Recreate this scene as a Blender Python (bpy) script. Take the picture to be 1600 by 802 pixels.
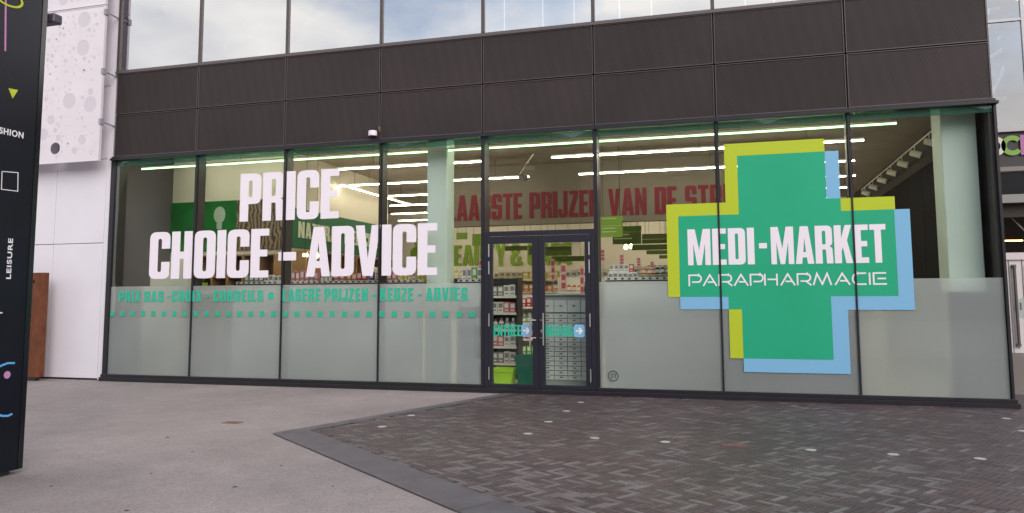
import bpy, math, random
from mathutils import Vector, Matrix
from mathutils.geometry import tessellate_polygon
R = random.Random(7)
for o in list(bpy.data.objects): bpy.data.objects.remove(o)
SC = bpy.context.scene
COL = SC.collection

# ---------------------------------------------------------------- camera
CF, YAW, PIT, ROL = 1200.08, -0.27845455, 0.09522478, -0.00432361
CC = Vector((12.1818970, -12.7933280, 1.52564))
PPY = 401 - 48.9248
fw = Vector((math.sin(YAW)*math.cos(PIT), math.cos(YAW)*math.cos(PIT), math.sin(PIT)))
r0 = Vector((math.cos(YAW), -math.sin(YAW), 0)); u0 = r0.cross(fw)
rr = r0*math.cos(ROL) + u0*math.sin(ROL); uu = -r0*math.sin(ROL) + u0*math.cos(ROL)
cam = bpy.data.cameras.new('camera'); co = bpy.data.objects.new('camera', cam); COL.objects.link(co)
co.matrix_world = Matrix(((rr.x, uu.x, -fw.x, CC.x), (rr.y, uu.y, -fw.y, CC.y), (rr.z, uu.z, -fw.z, CC.z), (0, 0, 0, 1)))
cam.sensor_width = 36; cam.lens = 36*CF/1600; cam.shift_y = -48.9248/1600
cam.clip_end = 2000; cam.clip_start = 0.05
SC.camera = co
def ray(px, py): return fw + rr*((px-800)/CF) - uu*((py-PPY)/CF)
def aty(px, py, Y=0.0):
    d = ray(px, py); return CC + d*((Y-CC.y)/d.y)
def atx(px, py, X):
    d = ray(px, py); return CC + d*((X-CC.x)/d.x)
def atz(px, py, Z):
    d = ray(px, py); return CC + d*((Z-CC.z)/d.z)

# ---------------------------------------------------------------- light
SUN_EL, SUN_AZ = math.radians(29), math.radians(140)     # compass style: 0 = +y, clockwise
w = bpy.data.worlds.new('World'); SC.world = w; w.use_nodes = True
nt = w.node_tree; nt.nodes.clear()
def N(t, ty, **k):
    n = t.nodes.new(ty)
    for a, b in k.items(): setattr(n, a, b)
    return n
out = N(nt, 'ShaderNodeOutputWorld'); bg = N(nt, 'ShaderNodeBackground'); bg.inputs['Strength'].default_value = 0.12
sky = N(nt, 'ShaderNodeTexSky', sky_type='NISHITA', sun_disc=False, sun_elevation=SUN_EL, sun_rotation=SUN_AZ)
tc = N(nt, 'ShaderNodeTexCoord'); mp = N(nt, 'ShaderNodeMapping'); mp.inputs['Scale'].default_value = (1, 1, 2.2)
nz = N(nt, 'ShaderNodeTexNoise'); nz.inputs['Scale'].default_value = 2.3; nz.inputs['Detail'].default_value = 7; nz.inputs['Roughness'].default_value = .55
rp = N(nt, 'ShaderNodeValToRGB'); rp.color_ramp.elements[0].position = .36; rp.color_ramp.elements[1].position = .57
nz2 = N(nt, 'ShaderNodeTexNoise'); nz2.inputs['Scale'].default_value = 4.5; nz2.inputs['Detail'].default_value = 6
cr = N(nt, 'ShaderNodeValToRGB')
cr.color_ramp.elements[0].position = .36; cr.color_ramp.elements[0].color = (.64, .64, .68, 1)
cr.color_ramp.elements[1].position = .66; cr.color_ramp.elements[1].color = (1.0, .95, .89, 1)
vm = N(nt, 'ShaderNodeVectorMath', operation='SCALE'); vm.inputs['Scale'].default_value = 8.0
mx = N(nt, 'ShaderNodeMixRGB')
hs = N(nt, 'ShaderNodeVectorMath', operation='SCALE'); hs.inputs['Scale'].default_value = 1.1
L = nt.links.new
L(tc.outputs['Generated'], mp.inputs[0]); L(mp.outputs[0], nz.inputs['Vector']); L(mp.outputs[0], nz2.inputs['Vector'])
L(nz.outputs['Fac'], rp.inputs[0]); L(nz2.outputs['Fac'], cr.inputs[0]); L(cr.outputs[0], vm.inputs[0])
L(sky.outputs[0], hs.inputs[0]); L(rp.outputs[0], mx.inputs[0]); L(hs.outputs[0], mx.inputs[1]); L(vm.outputs[0], mx.inputs[2])
L(mx.outputs[0], bg.inputs[0]); L(bg.outputs[0], out.inputs[0])
sl = bpy.data.lights.new('sun', 'SUN'); sl.energy = 1.2; sl.angle = math.radians(45); sl.color = (1, .90, .86)
so = bpy.data.objects.new('sun', sl); COL.objects.link(so)
sd = Vector((math.sin(SUN_AZ)*math.cos(SUN_EL), math.cos(SUN_AZ)*math.cos(SUN_EL), math.sin(SUN_EL)))
so.rotation_euler = sd.to_track_quat('Z', 'Y').to_euler(); so.location = (0, -20, 30)
SC.view_settings.view_transform = 'Standard'; SC.view_settings.look = 'None'; SC.view_settings.exposure = 0.80
SC.view_settings.gamma = 1; SC.view_settings.use_curve_mapping = False
SC.render.engine = 'CYCLES'
cy = SC.cycles; cy.max_bounces = 8; cy.transparent_max_bounces = 24; cy.diffuse_bounces = 4; cy.glossy_bounces = 4; cy.transmission_bounces = 6
cy.use_denoising = True; cy.caustics_reflective = False; cy.caustics_refractive = False; cy.sample_clamp_indirect = 6

# ---------------------------------------------------------------- materials
def srgb(r, g, b):
    f = lambda c: (c/255/12.92) if c/255 <= .04045 else ((c/255+.055)/1.055)**2.4
    return (f(r), f(g), f(b))
MATS = {}
def mat(name, col=(.5, .5, .5), rough=.5, metal=0, spec=.5, noise=0, nscale=8, bump=0, bscale=80, emit=None, estr=0, trans=0):
    if name in MATS: return MATS[name]
    m = bpy.data.materials.new(name); m.use_nodes = True; t = m.node_tree; b = t.nodes['Principled BSDF']
    b.inputs['Base Color'].default_value = (*col, 1); b.inputs['Roughness'].default_value = rough
    b.inputs['Metallic'].default_value = metal; b.inputs['Specular IOR Level'].default_value = spec
    tcn = N(t, 'ShaderNodeTexCoord')
    if noise:
        n1 = N(t, 'ShaderNodeTexNoise'); n1.inputs['Scale'].default_value = nscale; n1.inputs['Detail'].default_value = 6
        hv = N(t, 'ShaderNodeHueSaturation'); hv.inputs['Color'].default_value = (*col, 1)
        mr = N(t, 'ShaderNodeMapRange'); mr.inputs['From Min'].default_value = .25; mr.inputs['From Max'].default_value = .75
        mr.inputs['To Min'].default_value = 1-noise; mr.inputs['To Max'].default_value = 1+noise
        t.links.new(tcn.outputs['Object'], n1.inputs['Vector']); t.links.new(n1.outputs['Fac'], mr.inputs['Value'])
        t.links.new(mr.outputs[0], hv.inputs['Value']); t.links.new(hv.outputs[0], b.inputs['Base Color'])
    if bump:
        n2 = N(t, 'ShaderNodeTexNoise'); n2.inputs['Scale'].default_value = bscale; n2.inputs['Detail'].default_value = 3
        bp = N(t, 'ShaderNodeBump'); bp.inputs['Strength'].default_value = bump; bp.inputs['Distance'].default_value = .01
        t.links.new(tcn.outputs['Object'], n2.inputs['Vector']); t.links.new(n2.outputs['Fac'], bp.inputs['Height']); t.links.new(bp.outputs[0], b.inputs['Normal'])
    if emit:
        b.inputs['Emission Color'].default_value = (*emit, 1); b.inputs['Emission Strength'].default_value = estr
    MATS[name] = m; return m
def shader_mat(name):
    m = bpy.data.materials.new(name); m.use_nodes = True; t = m.node_tree
    for n in list(t.nodes):
        if n.type != 'OUTPUT_MATERIAL': t.nodes.remove(n)
    MATS[name] = m; return m, t, t.nodes['Material Output']
# clear glass: thin pane
def glass(name, tint, boost=0.0):
    m, t, o = shader_mat(name)
    tr = N(t, 'ShaderNodeBsdfTransparent'); tr.inputs[0].default_value = (*tint, 1)
    gl = N(t, 'ShaderNodeBsdfGlossy'); gl.inputs['Roughness'].default_value = .012; gl.inputs[0].default_value = (.95, .97, 1, 1)
    fr = N(t, 'ShaderNodeFresnel'); fr.inputs[0].default_value = 1.5
    ma = N(t, 'ShaderNodeMath', operation='MULTIPLY_ADD'); ma.inputs[1].default_value = 1.5 if not boost else 1-boost; ma.inputs[2].default_value = boost
    ma.use_clamp = True
    mi = N(t, 'ShaderNodeMixShader')
    tcn = N(t, 'ShaderNodeTexCoord'); n2 = N(t, 'ShaderNodeTexNoise'); n2.inputs['Scale'].default_value = .8; n2.inputs['Detail'].default_value = 1
    bp = N(t, 'ShaderNodeBump'); bp.inputs['Strength'].default_value = .10; bp.inputs['Distance'].default_value = .02
    t.links.new(tcn.outputs['Object'], n2.inputs['Vector']); t.links.new(n2.outputs['Fac'], bp.inputs['Height']); t.links.new(bp.outputs[0], gl.inputs['Normal'])
    ge = N(t, 'ShaderNodeNewGeometry'); io = N(t, 'ShaderNodeMapRange'); io.inputs['To Min'].default_value = 1.5; io.inputs['To Max'].default_value = 1/1.5
    t.links.new(ge.outputs['Backfacing'], io.inputs['Value']); t.links.new(io.outputs[0], fr.inputs[0])     # same pane seen from either side
    t.links.new(fr.outputs[0], ma.inputs[0]); t.links.new(ma.outputs[0], mi.inputs[0])
    t.links.new(tr.outputs[0], mi.inputs[1]); t.links.new(gl.outputs[0], mi.inputs[2]); t.links.new(mi.outputs[0], o.inputs[0])
    return m
GLASS = glass('clear_glass', (.93, .96, .93))
GLASS_UP = glass('coated_glass', (.35, .38, .40), .54)
GLASS_FAR = glass('far_glass', (.5, .55, .55), .30)
# frosted film: diffuse + translucent + blurred see-through
def film(name, dif, trl, refr, mixr, mixt):
    m, t, o = shader_mat(name)
    d = N(t, 'ShaderNodeBsdfDiffuse'); d.inputs[0].default_value = (*dif, 1)
    tl = N(t, 'ShaderNodeBsdfTranslucent'); tl.inputs[0].default_value = (*trl, 1)
    rf = N(t, 'ShaderNodeBsdfRefraction'); rf.inputs[0].default_value = (*refr, 1); rf.inputs['IOR'].default_value = 1.12; rf.inputs['Roughness'].default_value = .48
    a = N(t, 'ShaderNodeMixShader'); a.inputs[0].default_value = mixt
    b = N(t, 'ShaderNodeMixShader'); b.inputs[0].default_value = mixr
    tcn = N(t, 'ShaderNodeTexCoord'); nn = N(t, 'ShaderNodeTexNoise'); nn.inputs['Scale'].default_value = .55; nn.inputs['Detail'].default_value = 5
    mm = N(t, 'ShaderNodeMapRange'); mm.inputs['From Min'].default_value = .3; mm.inputs['From Max'].default_value = .7; mm.inputs['To Min'].default_value = .86; mm.inputs['To Max'].default_value = 1.1
    hh = N(t, 'ShaderNodeHueSaturation'); hh.inputs['Color'].default_value = (*dif, 1)
    t.links.new(tcn.outputs['Object'], nn.inputs['Vector']); t.links.new(nn.outputs['Fac'], mm.inputs[0]); t.links.new(mm.outputs[0], hh.inputs['Value']); t.links.new(hh.outputs[0], d.inputs[0])
    t.links.new(d.outputs[0], a.inputs[1]); t.links.new(tl.outputs[0], a.inputs[2])
    t.links.new(a.outputs[0], b.inputs[1]); t.links.new(rf.outputs[0], b.inputs[2]); t.links.new(b.outputs[0], o.inputs[0])
    return m
FROST = film('frosted_film', (.70, .735, .76), (.92, .97, .97), (.90, .95, .95), .40, .36)
m_, t_, o_ = shader_mat('green_tint_film')
d_ = N(t_, 'ShaderNodeBsdfDiffuse'); d_.inputs[0].default_value = (.07, .20, .16, 1)
x_ = N(t_, 'ShaderNodeBsdfTransparent'); x_.inputs[0].default_value = (.42, .78, .62, 1)
s_ = N(t_, 'ShaderNodeMixShader'); s_.inputs[0].default_value = .46
t_.links.new(d_.outputs[0], s_.inputs[1]); t_.links.new(x_.outputs[0], s_.inputs[2]); t_.links.new(s_.outputs[0], o_.inputs[0])
GFILM = m_

# woven / perforated dark metal: front mesh over a back mesh, the beat between the two shows as a faint moire
m_ = mat('dark_mesh', (.044, .036, .036), .6, .0, .2); t_ = m_.node_tree; b_ = t_.nodes['Principled BSDF']
tcn = N(t_, 'ShaderNodeTexCoord')
def wave(rot, pitch, t=t_, tcn=tcn):
    mpn = N(t, 'ShaderNodeMapping'); mpn.inputs['Rotation'].default_value = (0, rot, 0); wv = N(t, 'ShaderNodeSeparateXYZ')
    mu = N(t, 'ShaderNodeMath', operation='MULTIPLY'); mu.inputs[1].default_value = 2*math.pi/pitch; sn = N(t, 'ShaderNodeMath', operation='SINE')
    t.links.new(tcn.outputs['Object'], mpn.inputs[0]); t.links.new(mpn.outputs[0], wv.inputs[0]); t.links.new(wv.outputs[0], mu.inputs[0]); t.links.new(mu.outputs[0], sn.inputs[0])
    return sn
w1, w2 = wave(.02, .0200), wave(.0, .0221)
w3, w4 = wave(1.30, .0200), wave(.90, .0200)
def mul(a, b, t=t_):
    q = N(t, 'ShaderNodeMath', operation='MULTIPLY'); t.links.new(a.outputs[0], q.inputs[0]); t.links.new(b.outputs[0], q.inputs[1]); return q
p1, p2 = mul(w1, w2), mul(w3, w4)
ad = N(t_, 'ShaderNodeMath', operation='ADD'); t_.links.new(p1.outputs[0], ad.inputs[0]); t_.links.new(p2.outputs[0], ad.inputs[1])
mr = N(t_, 'ShaderNodeMapRange'); mr.inputs['From Min'].default_value = -2; mr.inputs['From Max'].default_value = 2
mr.inputs['To Min'].default_value = .80; mr.inputs['To Max'].default_value = 1.20
nz_ = N(t_, 'ShaderNodeTexNoise'); nz_.inputs['Scale'].default_value = .7; nz_.inputs['Detail'].default_value = 5
mr2 = N(t_, 'ShaderNodeMapRange'); mr2.inputs['From Min'].default_value = .3; mr2.inputs['From Max'].default_value = .7; mr2.inputs['To Min'].default_value = .85; mr2.inputs['To Max'].default_value = 1.15
t_.links.new(tcn.outputs['Object'], nz_.inputs['Vector']); t_.links.new(nz_.outputs['Fac'], mr2.inputs[0])
oi = N(t_, 'ShaderNodeObjectInfo'); mr3 = N(t_, 'ShaderNodeMapRange'); mr3.inputs['To Min'].default_value = .88; mr3.inputs['To Max'].default_value = 1.12
t_.links.new(oi.outputs['Random'], mr3.inputs[0]); t_.links.new(ad.outputs[0], mr.inputs[0]); q_ = mul(mul(mr, mr2), mr3)
hv = N(t_, 'ShaderNodeHueSaturation'); hv.inputs['Color'].default_value = (.041, .0325, .032, 1)
t_.links.new(q_.outputs[0], hv.inputs['Value']); t_.links.new(hv.outputs[0], b_.inputs['Base Color'])
MESHM = m_

DARK = mat('anthracite_frame', (.022, .021, .026), .38, .2, .5, .12, 6)
EDGE = mat('panel_edge', (.12, .10, .10), .42, .3)
MULL = mat('upper_mullion', (.09, .075, .072), .45, .3)
POST = mat('inner_post', (.025, .021, .021), .5)
DOORM = mat('door_frame_paint', (.016, .017, .028), .4, 0, .5)
STEEL = mat('brushed_steel', (.62, .61, .62), .28, .9)
WHITEV = mat('white_vinyl', (.84, .79, .86), .45, 0, .3)
GREENV = mat('green_vinyl', (.020, .385, .205), .45, 0, .3, .05, 1.2)
YELV = mat('lime_vinyl', (.46, .56, .030), .45, 0, .3)
BLUEV = mat('blue_vinyl', (.21, .47, .70), .45, 0, .3)
GREENT = mat('green_small_vinyl', (.03, .46, .30), .5, 0, .3)
CLAD = mat('white_cladding', (.73, .71, .765), .42, 0, .4, .03, 1.5)
CLAD2 = mat('white_screen', (.70, .67, .71), .5, 0, .3, .04, 2)
CEIL = mat('shop_ceiling', (.37, .325, .265), .85, 0, .2, .10, 3, .3, 30)
WALLC = mat('cream_wall', (.78, .72, .60), .8, 0, .2, .04, 1)
WALLG = mat('pale_wall', (.74, .74, .62), .8, 0, .2, .05, 1)
COLM = mat('column_plaster', (.55, .66, .60), .75, 0, .2, .04, 2)
BEAMM = mat('beam_board', (.19, .17, .135), .75, 0, .2, .05, 2)
REDT = mat('crimson_letters', (.15, .004, .016), .7)
LIMET = mat('lime_letters', (.22, .36, .02), .6)
FLOORM = mat('shop_floor_tile', (.55, .52, .45), .35, 0, .4, .08, 2)
BLKW = mat('black_wall_panel', (.012, .011, .011), .85, 0, .05)
GOLD = mat('brass_trim', (.25, .19, .09), .4, .6)
RUST = mat('corten_steel', (.15, .052, .024), .8, .1, .3, .35, 5, .4, 60)
TOT = mat('totem_black', (.006, .007, .013), .32, 0, .22, .2, 3)
STONE = mat('slate_band', (.098, .090, .102), .6, 0, .35, .22, 3.5, .35, 60)
WOOD = mat('brown_wood', (.17, .085, .035), .6, 0, .3, .25, 5)
GSIGN = mat('green_sign_board', (.015, .13, .055), .6, 0, .3)
LSIGN = mat('lime_sign_board', (.20, .34, .05), .6, 0, .3)
OSIGN = mat('olive_sign_board', (.085, .12, .02), .6, 0, .3)
PALEL = mat('pale_lettering', (.62, .66, .50), .6)
SHELFW = mat('white_shelf', (.70, .68, .60), .5)
SHELFB = mat('black_shelf', (.02, .02, .022), .5)
GREYD = mat('grey_drawer', (.52, .57, .55), .5, 0, .3, .10, 9)
TUBE = mat('led_tube', (1, .95, .85), .5, emit=(1, .90, .72), estr=24)
GTUBE = mat('green_led_tube', (.5, 1, .5), .5, emit=(.42, 1.0, .42), estr=3.4)
BULB = mat('warm_bulb', (1, .9, .6), .5, emit=(1, .75, .38), estr=9)

# concrete: exposed aggregate
m_ = mat('pale_concrete', (.265, .232, .229), .85, 0, .25); t_ = m_.node_tree; b_ = t_.nodes['Principled BSDF']
tcn = N(t_, 'ShaderNodeTexCoord')
def noise(sc, det=4, ro=.5, t=t_, tcn=tcn):
    n = N(t, 'ShaderNodeTexNoise'); n.inputs['Scale'].default_value = sc; n.inputs['Detail'].default_value = det; n.inputs['Roughness'].default_value = ro
    t.links.new(tcn.outputs['Object'], n.inputs['Vector']); return n
def rng(n, a, b, c, d, t=t_):
    q = N(t, 'ShaderNodeMapRange'); q.inputs['From Min'].default_value = a; q.inputs['From Max'].default_value = b; q.inputs['To Min'].default_value = c; q.inputs['To Max'].default_value = d
    t.links.new(n.outputs[0], q.inputs[0]); return q
a1 = rng(noise(.45, 5, .55), .3, .7, .84, 1.14); a2 = rng(noise(55, 2, .6), .30, .70, .78, 1.22); a3 = rng(noise(4, 5), .3, .7, .94, 1.06)
vor = N(t_, 'ShaderNodeTexVoronoi'); vor.inputs['Scale'].default_value = 3.2; t_.links.new(tcn.outputs['Object'], vor.inputs['Vector'])
a4 = rng(vor, .018, .035, .42, 1.0)      # rare dark specks
v = mul(mul(a1, a2, t_), mul(a3, a4, t_), t_)
hv = N(t_, 'ShaderNodeHueSaturation'); hv.inputs['Color'].default_value = (.265, .232, .229, 1)
t_.links.new(v.outputs[0], hv.inputs['Value']); t_.links.new(hv.outputs[0], b_.inputs['Base Color'])
bp = N(t_, 'ShaderNodeBump'); bp.inputs['Strength'].default_value = .35; bp.inputs['Distance'].default_value = .006
t_.links.new(noise(90, 2).outputs[0], bp.inputs['Height']); t_.links.new(bp.outputs[0], b_.inputs['Normal'])
CONC = m_
# brick pavers: colour of every brick comes from its own attribute
m_ = mat('clay_pavers', (.07, .05, .05), .55, 0, .45); t_ = m_.node_tree; b_ = t_.nodes['Principled BSDF']
at_ = N(t_, 'ShaderNodeAttribute', attribute_name='brick_tone'); tcn = N(t_, 'ShaderNodeTexCoord')
hv = N(t_, 'ShaderNodeHueSaturation'); q1 = rng(noise(35, 4, .6, t_, tcn), .3, .7, .75, 1.25, t_); q2 = rng(noise(.5, 3, .5, t_, tcn), .3, .7, .86, 1.15, t_)
q_ = mul(q1, q2, t_); t_.links.new(q_.outputs[0], hv.inputs['Value']); t_.links.new(at_.outputs['Color'], hv.inputs['Color']); t_.links.new(hv.outputs[0], b_.inputs['Base Color'])
bp = N(t_, 'ShaderNodeBump'); bp.inputs['Strength'].default_value = .3; bp.inputs['Distance'].default_value = .004
t_.links.new(noise(60, 3, .5, t_, tcn).outputs[0], bp.inputs['Height']); t_.links.new(bp.outputs[0], b_.inputs['Normal'])
BRICK = m_
JOINT = mat('paver_joint', (.055, .046, .046), .95)

# ---------------------------------------------------------------- mesh helpers
class MB:
    def __init__(s): s.v = []; s.f = []; s.mi = []; s.cur = 0
    def face(s, pts):
        n = len(s.v); s.v += [tuple(p) for p in pts]; s.f.append(tuple(range(n, n+len(pts)))); s.mi.append(s.cur); return s
    def box(s, x0, x1, y0, y1, z0, z1):
        n = len(s.v)
        s.v += [(x, y, z) for z in (z0, z1) for y in (y0, y1) for x in (x0, x1)]
        for q in ((0, 2, 3, 1), (4, 5, 7, 6), (0, 1, 5, 4), (1, 3, 7, 5), (3, 2, 6, 7), (2, 0, 4, 6)):
            s.f.append(tuple(n+i for i in q)); s.mi.append(s.cur)
        return s
    def bar(s, a, b, rad, n=8, r2=None, caps=True):
        a = Vector(a); b = Vector(b); d = (b-a).normalized(); e = d.orthogonal().normalized(); g = d.cross(e)
        r2 = rad if r2 is None else r2; k = len(s.v)
        for c, q in ((a, rad), (b, r2)):
            for i in range(n):
                t = 2*math.pi*i/n + math.pi/n; s.v.append(tuple(c+(e*math.cos(t)+g*math.sin(t))*q))
        for i in range(n): s.f.append((k+i, k+(i+1) % n, k+n+(i+1) % n, k+n+i)); s.mi.append(s.cur)
        if caps:
            s.f.append(tuple(k+i for i in reversed(range(n)))); s.f.append(tuple(k+n+i for i in range(n))); s.mi += [s.cur]*2
        return s
    def lathe(s, cx, cy, prof, n=14):
        k = len(s.v); m = len(prof)
        for (r, z) in prof:
            for i in range(n): t = 2*math.pi*i/n; s.v.append((cx+r*math.cos(t), cy+r*math.sin(t), z))
        for j in range(m-1):
            for i in range(n): s.f.append((k+j*n+i, k+j*n+(i+1) % n, k+(j+1)*n+(i+1) % n, k+(j+1)*n+i)); s.mi.append(s.cur)
        s.f.append(tuple(k+(m-1)*n+i for i in range(n))); s.mi.append(s.cur)
        s.f.append(tuple(k+i for i in reversed(range(n)))); s.mi.append(s.cur)
        return s
    def poly(s, loops, fn, th):
        """2D loops (outer + holes) -> slab; fn(u,v,d) maps to 3D, d = 0 front, th = back"""
        k = len(s.v); flat = [p for l in loops for p in l]
        tri = tessellate_polygon([[Vector((p[0], p[1], 0)) for p in l] for l in loops])
        n = len(flat)
        s.v += [tuple(fn(p[0], p[1], 0)) for p in flat] + [tuple(fn(p[0], p[1], th)) for p in flat]
        for t in tri:
            a, b, c = [Vector((*flat[i], 0)) for i in t]
            if (b-a).cross(c-a).z < 0: t = (t[0], t[2], t[1])
            s.f.append(tuple(k+i for i in t)); s.f.append(tuple(k+n+i for i in reversed(t))); s.mi += [s.cur]*2
        o = 0
        for l in loops:
            for i in range(len(l)):
                j = (i+1) % len(l); s.f.append((k+o+i, k+n+o+i, k+n+o+j, k+o+j)); s.mi.append(s.cur)
            o += len(l)
        return s
    def build(s, name, m, parent=None, smooth=False, bevel=0):
        me = bpy.data.meshes.new(name); me.from_pydata(s.v, [], s.f)
        for x in (m if isinstance(m, (list, tuple)) else [m]): me.materials.append(x)
        if any(s.mi): me.polygons.foreach_set('material_index', s.mi)
        if smooth: me.polygons.foreach_set('use_smooth', [True]*len(me.polygons))
        me.update(); o = bpy.data.objects.new(name, me); COL.objects.link(o)
        if parent: o.parent = parent; o.matrix_parent_inverse = Matrix.Translation(-parent.location)
        if bevel:
            b = o.modifiers.new('bevel', 'BEVEL'); b.width = bevel; b.segments = 1; b.limit_method = 'ANGLE'
        return o
def B(*a): return MB().box(*a)
def tag(o, label=None, cat=None, group=None, kind=None):
    if label: o['label'] = label
    if cat: o['category'] = cat
    if group: o['group'] = group
    if kind: o['kind'] = kind
    return o
def empty(name, loc, label, cat, group=None):
    o = bpy.data.objects.new(name, None); o.location = loc; o.empty_display_size = .1; COL.objects.link(o); return tag(o, label, cat, group)
def struct(o): o['kind'] = 'structure'; return o

# ---------------------------------------------------------------- condensed block lettering
def rnd(pts, n=4):
    res = []; P = len(pts)
    for i, p in enumerate(pts):
        if len(p) < 3 or p[2] <= 0: res.append((p[0], p[1])); continue
        c = Vector(p[:2]); a = Vector(pts[i-1][:2]); b = Vector(pts[(i+1) % P][:2]); r = p[2]
        da = (a-c); db = (b-c); ra = min(r, da.length*.48); rb = min(r, db.length*.48)
        q0 = c+da.normalized()*ra; q1 = c+db.normalized()*rb
        for k in range(n+1):
            t = k/n; res.append(tuple(q0*(1-t)**2+c*2*t*(1-t)+q1*t*t))
    return res
s, t, Ro, Ri, W_ = .180, .145, .14, .045, .44
def hole(x0, y0, x1, y1, r=Ri): return [(x0, y0, r), (x0, y1, r), (x1, y1, r), (x1, y0, r)]
def cshape(w): return [(w, .36), (w, 0, Ro), (0, 0, Ro), (0, 1, Ro), (w, 1, Ro), (w, .64), (w-s, .64), (w-s, 1-t, Ri), (s, 1-t, Ri), (s, t, Ri), (w-s, t, Ri), (w-s, .36)]
G = {
 'P': (W_, [[(0, 0), (s, 0), (s, .36), (W_, .36, Ro), (W_, 1, Ro), (0, 1)], hole(s, .36+t, W_-s, 1-t)]),
 'R': (W_+.01, [[(0, 0), (s, 0), (s, .37), (.27, .37, .03), (.285, 0), (W_+.01, 0), (W_, .40, .05), (W_-.07, .455), (W_, .51, .06), (W_, 1, Ro), (0, 1)], hole(s, .50, W_-s+.01, 1-t+.01)]),
 'I': (s, [[(0, 0), (s, 0), (s, 1), (0, 1)]]),
 'C': (W_, [cshape(W_)]),
 'O': (W_, [[(0, 0, Ro), (W_, 0, Ro), (W_, 1, Ro), (0, 1, Ro)], hole(s, t, W_-s, 1-t)]),
 'H': (W_+.01, [[(0, 0), (s, 0), (s, .42), (.265, .42), (.265, 0), (.445, 0), (.445, 1), (.265, 1), (.265, .57), (s, .57), (s, 1), (0, 1)]]),
 'E': (.36, [[(0, 0), (.36, 0), (.36, t), (s, t), (s, .43), (.33, .43), (.33, .57), (s, .57), (s, 1-t), (.36, 1-t), (.36, 1), (0, 1)]]),
 'L': (.34, [[(0, 0), (.34, 0), (.34, t), (s, t), (s, 1), (0, 1)]]),
 'T': (.40, [[(.1175, 0), (.2825, 0), (.2825, 1-t), (.40, 1-t), (.40, 1), (0, 1), (0, 1-t), (.1175, 1-t)]]),
 'N': (.45, [[(0, 0), (.155, 0), (.155, .52), (.285, 0), (.45, 0), (.45, 1), (.295, 1), (.295, .48), (.165, 1), (0, 1)]]),
 'M': (.60, [[(0, 0), (.145, 0), (.145, .60), (.24, 0), (.36, 0), (.455, .60), (.455, 0), (.60, 0), (.60, 1), (.405, 1), (.30, .42), (.195, 1), (0, 1)]]),
 'A': (.48, [[(0, 0), (.165, 0), (.187, .17), (.293, .17), (.315, 0), (.48, 0), (.345, 1), (.135, 1)], [(.207, .31), (.24, .70), (.273, .31)]]),
 'V': (.48, [[(.14, 0), (.34, 0), (.48, 1), (.31, 1), (.24, .33), (.17, 1), (0, 1)]]),
 'D': (W_, [[(0, 0), (W_, 0, Ro), (W_, 1, Ro), (0, 1)], hole(s, t, W_-s, 1-t)]),
 'K': (.46, [[(0, 0), (s, 0), (s, .32), (.215, .42), (.29, 0), (.46, 0), (.325, .6), (.45, 1), (.28, 1), (s, .66), (s, 1), (0, 1)]]),
 'X': (.46, [[(0, 0), (.17, 0), (.23, .29), (.29, 0), (.46, 0), (.32, .5), (.46, 1), (.29, 1), (.23, .71), (.17, 1), (0, 1), (.14, .5)]]),
 'Y': (.46, [[(.147, 0), (.313, 0), (.313, .38), (.46, 1), (.29, 1), (.23, .6), (.17, 1), (0, 1), (.147, .38)]]),
 'Z': (.38, [[(0, 0), (.38, 0), (.38, t), (.18, t), (.38, .82), (.38, 1), (.02, 1), (.02, 1-t), (.2, 1-t), (0, .18)]]),
 'J': (.38, [[(0, .32), (0, 0, Ro), (.38, 0, Ro), (.38, 1), (.215, 1), (.215, t, Ri), (.15, t, Ri), (.15, .32)]]),
 'G': (W_, [[(W_, .55), (W_, 0, Ro), (0, 0, Ro), (0, 1, Ro), (W_, 1, Ro), (W_, .66), (W_-s, .66), (W_-s, 1-t, Ri), (s, 1-t, Ri), (s, t, Ri), (W_-s, t, Ri), (W_-s, .41), (.22, .41), (.22, .55)]]),
 'S': (W_, [[(W_, .68), (W_, 1, Ro), (0, 1, Ro), (0, .425, .09), (W_-s, .425, Ri), (W_-s, t, Ri), (s, t, Ri), (s, .32), (0, .32), (0, 0, Ro), (W_, 0, Ro), (W_, .575, .09), (s, .575, Ri), (s, 1-t, Ri), (W_-s, 1-t, Ri), (W_-s, .68)]]),
 'B': (W_, [[(0, 0), (W_, 0, Ro), (W_, .47, .07), (W_-.05, .505), (W_, .54, .07), (W_, 1, Ro), (0, 1)], hole(s, t, W_-s, .43), hole(s, .58, W_-s, 1-t)]),
 'U': (W_, [[(0, 1), (0, 0, Ro), (W_, 0, Ro), (W_, 1), (W_-s, 1), (W_-s, t, Ri), (s, t, Ri), (s, 1)]]),
 '&': (.52, [[(0, 0, Ro), (.34, 0), (.40, .05), (.52, 0), (.52, .14), (.46, .20), (.46, .40), (.34, .40), (.30, .52), (.40, .62, .04), (.40, 1, Ro), (.04, 1, Ro), (.04, .60, .05), (.07, .52), (0, .46, .05)], hole(.15, .13, .28, .40, .04), hole(.18, .64, .26, .87, .03)]),
 '-': (.26, [[(0, .38), (.26, .38), (.26, .54), (0, .54)]]),
}
def text_layout(txt, x0, x1, gap=.045, space=.20):
    adv = []; x = 0
    for i, c in enumerate(txt):
        if c == ' ': x += space; continue
        adv.append((c, x)); x += G[c][0]+gap
    tot = x-gap; k = (x1-x0)/tot
    return [(c, x0+a*k, k) for c, a in adv]
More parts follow.
